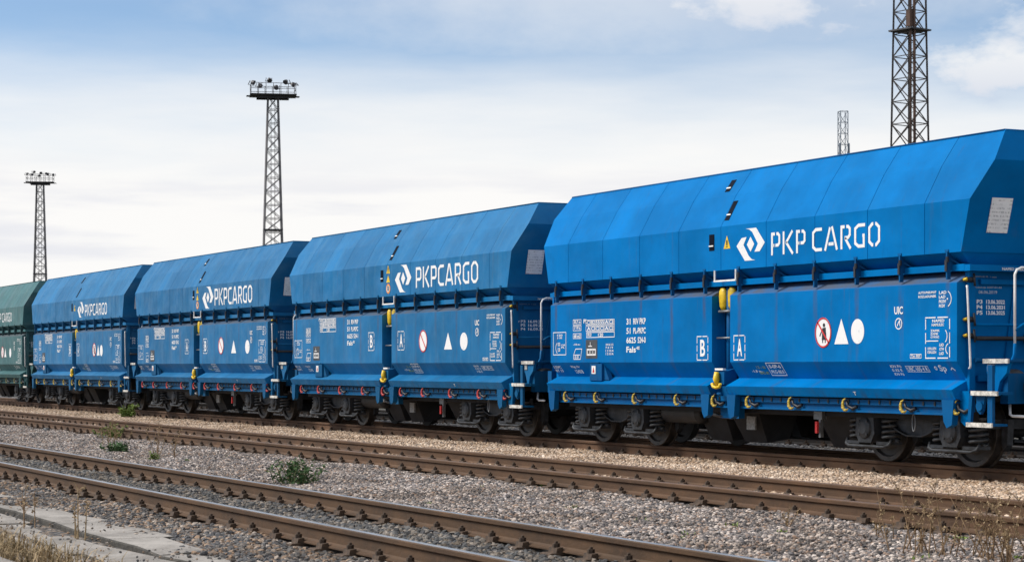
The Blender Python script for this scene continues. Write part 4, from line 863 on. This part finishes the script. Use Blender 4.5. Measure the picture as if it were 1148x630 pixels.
M['galv'] = simple('galvanised_steel', (.16, .155, .16), .6, metal=.3, var=.35, scale=.6); M['galvd'] = simple('dark_deck_steel', (.045, .045, .05), .7, var=.3, scale=1)
M['masto'] = simple('old_mast_steel', (.060, .052, .050), .7, metal=.2, var=.4, scale=.7); M['mastr'] = simple('rusty_mast_pipe', (.075, .042, .030), .8, var=.4, scale=.9); M['lamp'] = simple('lamp_housing', (.06, .06, .07), .5, var=.3, scale=2)
M['paleg'] = simple('pale_mast_steel', (.22, .26, .31), .6, metal=.2, var=.2, scale=.7)
GZ = -.45
def floodmast(px, Z, top, label, w0, w1, nfl, rz, hw, nseg=20):
    x, y = px_point(px, Z); root = empty('floodlight_mast', (x, y, GZ), rz); tag(root, label, 'light mast', 'floodlight masts behind the train'); top -= GZ
    zs = [top * i / nseg for i in range(nseg + 1)]; wid = [w0 + (w1 - w0) * (i / nseg) for i in range(nseg + 1)]
    lattice(root, zs, wid, .14, .065, M['galv'], M['galv']); platform(root, top, hw, M['galv'], M['galvd'], nfl, 0, .85 if px < 100 else 1.1)
    zz = top * .53; ww = w0 + (w1 - w0) * .53
    b = MB(); b.box(-ww / 2 - .1, ww / 2 + .1, -ww / 2 - .1, ww / 2 + .1, zz, zz + .12); link('rest_deck', b.mesh('rest_deck'), M['galvd'], root)
    for e in (-.2, .2): bar('ladder_rail', (e, -.1, 2), (e, -.1, top), .05, M['masto'], root)
floodmast(45, 310, 28.9, 'farthest floodlight mast at the left, lamps standing above its deck', 2.55, 1.0, 8, R(63.7) + R(8), 2.05, 21)
floodmast(306, 218, 29.9, 'tall floodlight mast rising behind the middle wagons, wide railed deck', 2.75, 1.05, 6, R(63.7) + R(9), 2.45, 21)
x, y = px_point(1020, 130); root = empty('floodlight_mast', (x, y, GZ), R(63.7) + R(37)); tag(root, 'large dark lattice mast behind the nearest wagon, cut by the frame top', 'light mast', 'floodlight masts behind the train')
zs = [1.42 * i for i in range(24)]; wid = [2.05 - .026 * z for z in zs]
lattice(root, zs, wid, .12, .05, M['masto'], M['masto'], legmats=[M['masto'], M['masto'], M['mastr'], M['masto']])
link('cable_pipe', MB().tube([(-.5, -.9, 0), (-.40, -.70, 33)], .09, 8).mesh('cable_pipe'), M['mastr'], root)
for e in (-.2, .2): bar('ladder_rail', (.2, e, 1), (.15, e, 32), .045, M['masto'], root)
for i in range(44): bar('ladder_rung', (.17, -.2, 9 + i * .4), (.17, .2, 9 + i * .4), .03, M['masto'], root)
b = MB(); b.box(-.95, .95, -.95, .95, 22.9, 23.0); link('rest_deck', b.mesh('rest_deck'), M['galvd'], root); b = MB(); b.box(-.75, -.4, -.75, -.35, 23.1, 24.1); link('equipment_box', b.mesh('equipment_box'), M['mastr'], root)
platform(root, 33, 2.6, M['masto'], M['galvd'], 6, 0)
x, y = px_point(945, 300); root = empty('antenna_mast', (x, y, GZ), R(63.7) + R(12)); tag(root, 'slim pale lattice antenna mast beside the large dark mast', 'antenna mast')
zs = [1.6 * i for i in range(25)]; lattice(root, [z * 38.9 / 38.4 for z in zs], [1.12] * 25, .10, .06, M['paleg'], M['paleg'], cross=False)
for s in (-1, 1): b = MB(); b.box(s * .72 - .10, s * .72 + .10, -.65, -.45, 31.6, 34.2); link('antenna_panel', b.mesh('antenna_panel'), M['paleg'], root)


# ------------------------------------------------------------------ broken concrete slabs beside the front track
def concrete_mat():
    m = NT('weathered_concrete'); f = m.noise(1.6, 7, .65); c = m.mix(m.rng(f, .3, .7), (.18, .165, .15), (.36, .335, .31))
    c = m.mix(m.math('MULTIPLY', m.rng(m.noise(11, 5, .65), .52, .7), .6), c, (.13, .12, .112)); c = m.mix(m.math('MULTIPLY', m.rng(m.noise(45, 3), .62, .7), .5), c, (.5, .47, .44))
    m.set('Base Color', c); m.set('Roughness', .9); m.bump(m.noise(25, 6, .65), .012); return m.m
M['concrete'] = concrete_mat()
M['slabedge'] = simple('dark_slab_edge', (.050, .046, .040), .95, var=.5, scale=9, bump=.01)  # darker colour for the side faces of the slabs
path = empty('concrete_path', (0, 0, 0)); tag(path, kind='structure')
def slab(poly, z, th=.22):
    bm = bmesh.new(); vs = [bm.verts.new((x, y, z + random.uniform(-.006, .006))) for x, y in poly]; f = bm.faces.new(vs)
    r_ = bmesh.ops.extrude_face_region(bm, geom=[f]); bmesh.ops.translate(bm, vec=(0, 0, -th), verts=[v for v in r_['geom'] if isinstance(v, bmesh.types.BMVert)])
    bmesh.ops.recalc_face_normals(bm, faces=bm.faces); bmesh.ops.bevel(bm, geom=bm.edges[:], offset=.012, segments=1, affect='EDGES', clamp_overlap=True)
    bm.normal_update()
    for f in bm.faces: f.material_index = 1 if abs(f.normal.z) < .9 else 0
    me = bpy.data.meshes.new('slab'); bm.to_mesh(me); bm.free(); link('slab', me, [M['concrete'], M['slabedge']], path)
def row(xs, ya, yb, z, skew=.12, zj=.012, edge=.05):
    for x0, x1 in zip(xs, xs[1:]):
        k0, k1 = random.uniform(-skew, skew), random.uniform(-skew, skew); j = random.uniform(-zj, zj); mid = (x0 + x1) / 2
        slab([(x0 + .012, ya + random.uniform(-edge, edge)), (mid, ya + random.uniform(-edge, edge)), (x1 - .012, ya + random.uniform(-edge, edge)), (x1 + k1 - .012, yb + random.uniform(-edge, edge)), (mid + .2, yb + random.uniform(-edge, edge) * 1.6), (x0 + k1 * .0 + .012 + .1 * k0, yb + random.uniform(-edge, edge))], z + j)
random.seed(21)
row([-40, -37.4, -35.2, -32.6, -30.3, -27.9, -25.6, -23.1, -20.9, -19.3, -17.2, -15.6, -13.9, -11.8, -9.5], 4.68, 5.16, -.185, .22, .010, .08)
row([-39, -36.0, -33.4, -31.0, -28.6, -26.4, -24.0, -21.8, -19.8, -18.1, -16.3, -14.9, -13.0, -11.0, -9.2], 4.14, 4.60, -.222, .22, .012, .06)
row([-38, -35.3, -32.8, -30, -27.4, -25, -22.7, -20.6, -18.8, -17.0, -15.3, -13.4, -11.6, -9.6], 3.66, 4.12, -.228, .16, .012, .03)
row([-38, -34.5, -31, -27.5, -24, -20.5, -17.2, -14.2, -11], 2.75, 3.42, -.165, .03)

# ------------------------------------------------------------------ plants
def leafmat(name, a, c, tr=.0):
    m = NT(name); f = m.noise(14, 3); m.set('Base Color', m.mix(m.rng(f, .3, .7), a, c)); m.set('Roughness', .75); m.set('Specular IOR Level', .25); return m.m
M['straw'] = leafmat('dry_straw', (.23, .16, .085), (.42, .31, .18)); M['brownweed'] = leafmat('brown_weed', (.16, .10, .055), (.32, .215, .125)); M['olive'] = leafmat('olive_grass', (.13, .10, .05), (.28, .205, .11))
M['leaf'] = leafmat('weed_leaf', (.035, .085, .030), (.085, .15, .055)); M['leafy'] = leafmat('young_leaf', (.09, .15, .03), (.20, .26, .06)); M['stemg'] = leafmat('green_stem', (.07, .09, .035), (.14, .13, .06))
def stem_path(rr, base, h_, lean, n=6):
    a = rr.uniform(0, 6.28); l = rr.uniform(.3, 1) * lean; c = rr.uniform(-.4, .4) * lean; pts = []
    for i in range(n + 1):
        t = i / n; pts.append(Vector((base[0] + math.cos(a) * l * h_ * t + math.cos(a + 1.6) * c * h_ * t * t, base[1] + math.sin(a) * l * h_ * t + math.sin(a + 1.6) * c * h_ * t * t, base[2] + h_ * t * (1 - .12 * l * t))))
    return pts
def quad_leaf(b, p, d, ln, wd, rr):
    d = d.normalized(); sd = d.cross(Vector((rr.uniform(-1, 1), rr.uniform(-1, 1), rr.uniform(.2, 1)))).normalized() * wd
    b.add([p, p + d * ln * .45 + sd, p + d * ln - Vector((0, 0, ln * .15)), p + d * ln * .45 - sd], [(0, 1, 2, 3)], 0)
def dry_weed(loc, h_, ns, label, seed, mat='brownweed', spread=.16, lean=.55, r0=.0075):
    rr = random.Random(seed); root = empty('dry_weed', loc); tag(root, label, 'weed', 'dry weeds in the ballast'); st_ = MB(); hd = MB()
    for k in range(ns):
        base = (rr.gauss(0, spread), rr.gauss(0, spread * .6), -.02); hh = h_ * rr.uniform(.35, 1.0); p = stem_path(rr, base, hh, lean); n = len(p)
        st_.tube(p, [r0 * (1 - .75 * i / (n - 1)) for i in range(n)], 4, cap=False)
        for j in range(rr.randint(5, 9)):
            t = rr.uniform(.35, 1) * (n - 1.01); i = int(t); q = p[i].lerp(p[i + 1], t - i); d = Vector((rr.gauss(0, 1), rr.gauss(0, 1), rr.uniform(.5, 1.8))).normalized(); l = hh * rr.uniform(.06, .20)
            e = q + d * l; st_.tube([q, q.lerp(e, .5) + Vector((0, 0, .01)), e], [r0 * .5, r0 * .4, r0 * .25], 3, cap=False)
            for _ in range(rr.randint(2, 5)): quad_leaf(hd, q.lerp(e, rr.uniform(.3, 1.05)), Vector((rr.gauss(0, 1), rr.gauss(0, 1), rr.gauss(0, 1))), rr.uniform(.014, .034), rr.uniform(.004, .009), rr)
    link('stems', st_.mesh('stems'), M[mat], root); link('seed_heads', hd.mesh('seed_heads'), M['straw' if mat == 'brownweed' else mat], root)
def green_weed(loc, h_, rad, ns, label, seed, leafm='leaf', ln=.09, wd=.014):
    rr = random.Random(seed); root = empty('green_weed', loc); tag(root, label, 'weed', 'green weeds in the ballast'); st_ = MB(); lf = MB()
    for k in range(ns):
        p = stem_path(rr, (rr.gauss(0, rad * .35), rr.gauss(0, rad * .35), -.02), h_ * rr.uniform(.5, 1), .75 * rad / h_ + .2); n = len(p)
        st_.tube(p, [.005 * (1 - .7 * i / (n - 1)) for i in range(n)], 4, cap=False)
        for j in range(16):
            t = rr.uniform(.05, 1) * (n - 1.01); i = int(t); q = p[i].lerp(p[i + 1], t - i); quad_leaf(lf, q, Vector((rr.gauss(0, 1), rr.gauss(0, 1), rr.uniform(.1, 1.2))), ln * rr.uniform(.5, 1.1), wd * rr.uniform(.6, 1.2), rr)
    link('stems', st_.mesh('stems'), M['stemg'], root); link('leaves', lf.mesh('leaves'), M[leafm], root)
GB = -.20
green_weed((-24.47, 9.08, GB), .36, .30, 34, 'dark green bushy weed in the grey gravel beside the front track', 1)
green_weed((-57.6, 16.2, GB), .42, .30, 24, 'yellowish green weed at the rail under the fourth wagon', 2, 'leafy', .12, .03)
green_weed((-41.6, 11.35, GB), .34, .26, 22, 'green weed leaning over the near rail of the middle track', 3, 'leafy', .10, .014)
green_weed((-34.7, 9.57, GB), .20, .22, 22, 'low green clump in the gravel below the rusty weeds', 4, 'leaf', .10, .016)
green_weed((-31.6, 9.3, GB), .16, .12, 8, 'small green sprig among brown stalks, left of the dark bushy weed', 5, 'leafy', .07, .012)
dry_weed((-13.10, 10.10, GB), .62, 17, 'brown dry weed with forked stalks, left one of the right foreground', 11)
dry_weed((-12.72, 10.42, GB), .62, 18, 'tangled brown dry weed in the middle of the right foreground clump', 12, spread=.14)
dry_weed((-12.22, 10.30, GB), .70, 20, 'tallest brown dry weed at the right edge of the photo', 13, spread=.14)
dry_weed((-14.15, 10.5, GB), .30, 5, 'short brown weed in the gravel left of the tall dry weeds', 14, spread=.06)
dry_weed((-15.9, 10.7, GB), .24, 4, 'thin dry sprig beside the middle track, before the nearest wagon wheels', 15, spread=.05)
dry_weed((-37.6, 10.15, GB), .60, 6, 'thin rusty stalks by the middle track at the left', 16, spread=.12)
dry_weed((-32.4, 9.75, GB), .55, 8, 'rusty dry stalks right of the low green clump', 17, spread=.22)
dry_weed((-40.3, 11.1, GB), .45, 8, 'dry straw weed beside the middle track, right of the leaning green weed', 18, 'straw', .22)
dry_weed((-25.2, 9.25, GB), .30, 7, 'brown withered stalks left of the dark bushy weed', 19, spread=.12)
dry_weed((-17.75, 4.55, GB - .03), .58, 4, 'tall straw coloured stalks standing at the crack between the concrete slabs', 20, 'straw', .05, .12, .008)
dry_weed((-19.35, 4.45, GB - .03), .45, 3, 'dark thin stalks above the concrete slabs at the left edge', 21, 'brownweed', .09, .12, .007)
# dry grass tufts in the bottom left corner
def grass(name, label, n, area, hr, mat, seed, ntuft):
    rr = random.Random(seed); b = MB(); tufts = [(rr.uniform(area[0], area[1]), rr.uniform(area[2], area[3])) for _ in range(ntuft)]
    for k in range(n):
        tx, ty = rr.choice(tufts); base = Vector((tx + rr.gauss(0, .10), ty + rr.gauss(0, .07), -.26)); hh = rr.uniform(*hr); a = rr.uniform(0, 6.28); l = rr.uniform(.2, 1.5) * hh; w_ = rr.uniform(.003, .006)
        sd = Vector((math.cos(a + 1.57), math.sin(a + 1.57), 0)) * w_; d = Vector((math.cos(a), math.sin(a), 0)); m1 = base + d * l * .35 + Vector((0, 0, hh * .65)); tip = base + d * l + Vector((0, 0, hh * rr.uniform(.6, 1.0)))
        b.add([base - sd, base + sd, m1 + sd * .7, m1 - sd * .7, tip], [(0, 1, 2, 3), (3, 2, 4)])
    tag(link(name, b.mesh(name), M[mat], None), label, 'grass', kind='stuff')
grass('dry_grass', 'olive and straw coloured dry grass over the slabs at the lower left', 2000, (-21.5, -14.2, 3.38, 3.86), (.09, .26), 'olive', 31, 70)
grass('dry_grass', 'pale straw blades among the dry grass at the lower left', 1300, (-20.5, -14.0, 3.38, 3.84), (.10, .30), 'straw', 32, 50)
# tiny seedlings scattered over the gravel
rr = random.Random(44); b = MB()
for (px, py) in ((760, 605), (770, 601), (610, 545), (535, 547), (480, 566), (412, 535), (1075, 605), (1140, 626), (1025, 627), (880, 598), (720, 585), (300, 530), (250, 512), (210, 517), (185, 522), (930, 608), (820, 590), (640, 570)):
    Zd = 2300 * (CAM_H - GB) / (py - 410); xr = (px - 574) / 2300 * Zd; c0 = Vector((xr * st - Zd * ct, xr * ct + Zd * st, GB))
    for _ in range(rr.randint(12, 26)): quad_leaf(b, c0 + Vector((rr.gauss(0, .05), rr.gauss(0, .03), 0)), Vector((rr.gauss(0, 1), rr.gauss(0, 1), 1.2)), rr.uniform(.03, .07), rr.uniform(.006, .012), rr)
tag(link('seedlings', b.mesh('seedlings'), M['leafy']), 'tiny green seedlings sprouting here and there in the gravel', 'seedlings', kind='stuff')
# loose white stone flakes beside the middle track
for (px, py, w_, lb) in ((85, 481, .30, 'flat whitish stone lying beside the middle track at the left'), (52, 482, .16, 'small dark lump of rubble beside the middle track')):
    Zd = 2300 * (CAM_H + .17) / (py - 410); xr = (px - 574) / 2300 * Zd; c0 = (xr * st - Zd * ct, xr * ct + Zd * st, -.17)
    bm = bmesh.new(); bmesh.ops.create_icosphere(bm, subdivisions=2, radius=1); rr = random.Random(px)
    for v in bm.verts: v.co = Vector((v.co.x * w_, v.co.y * w_ * .5, max(-.5, min(.5, v.co.z)) * .11)) * rr.uniform(.85, 1.12)
    me = bpy.data.meshes.new('rubble'); bm.to_mesh(me); bm.free(); o = link('rubble', me, M['white'] if w_ > .2 else M['bogie']); o.location = c0; tag(o, lb, 'rubble')
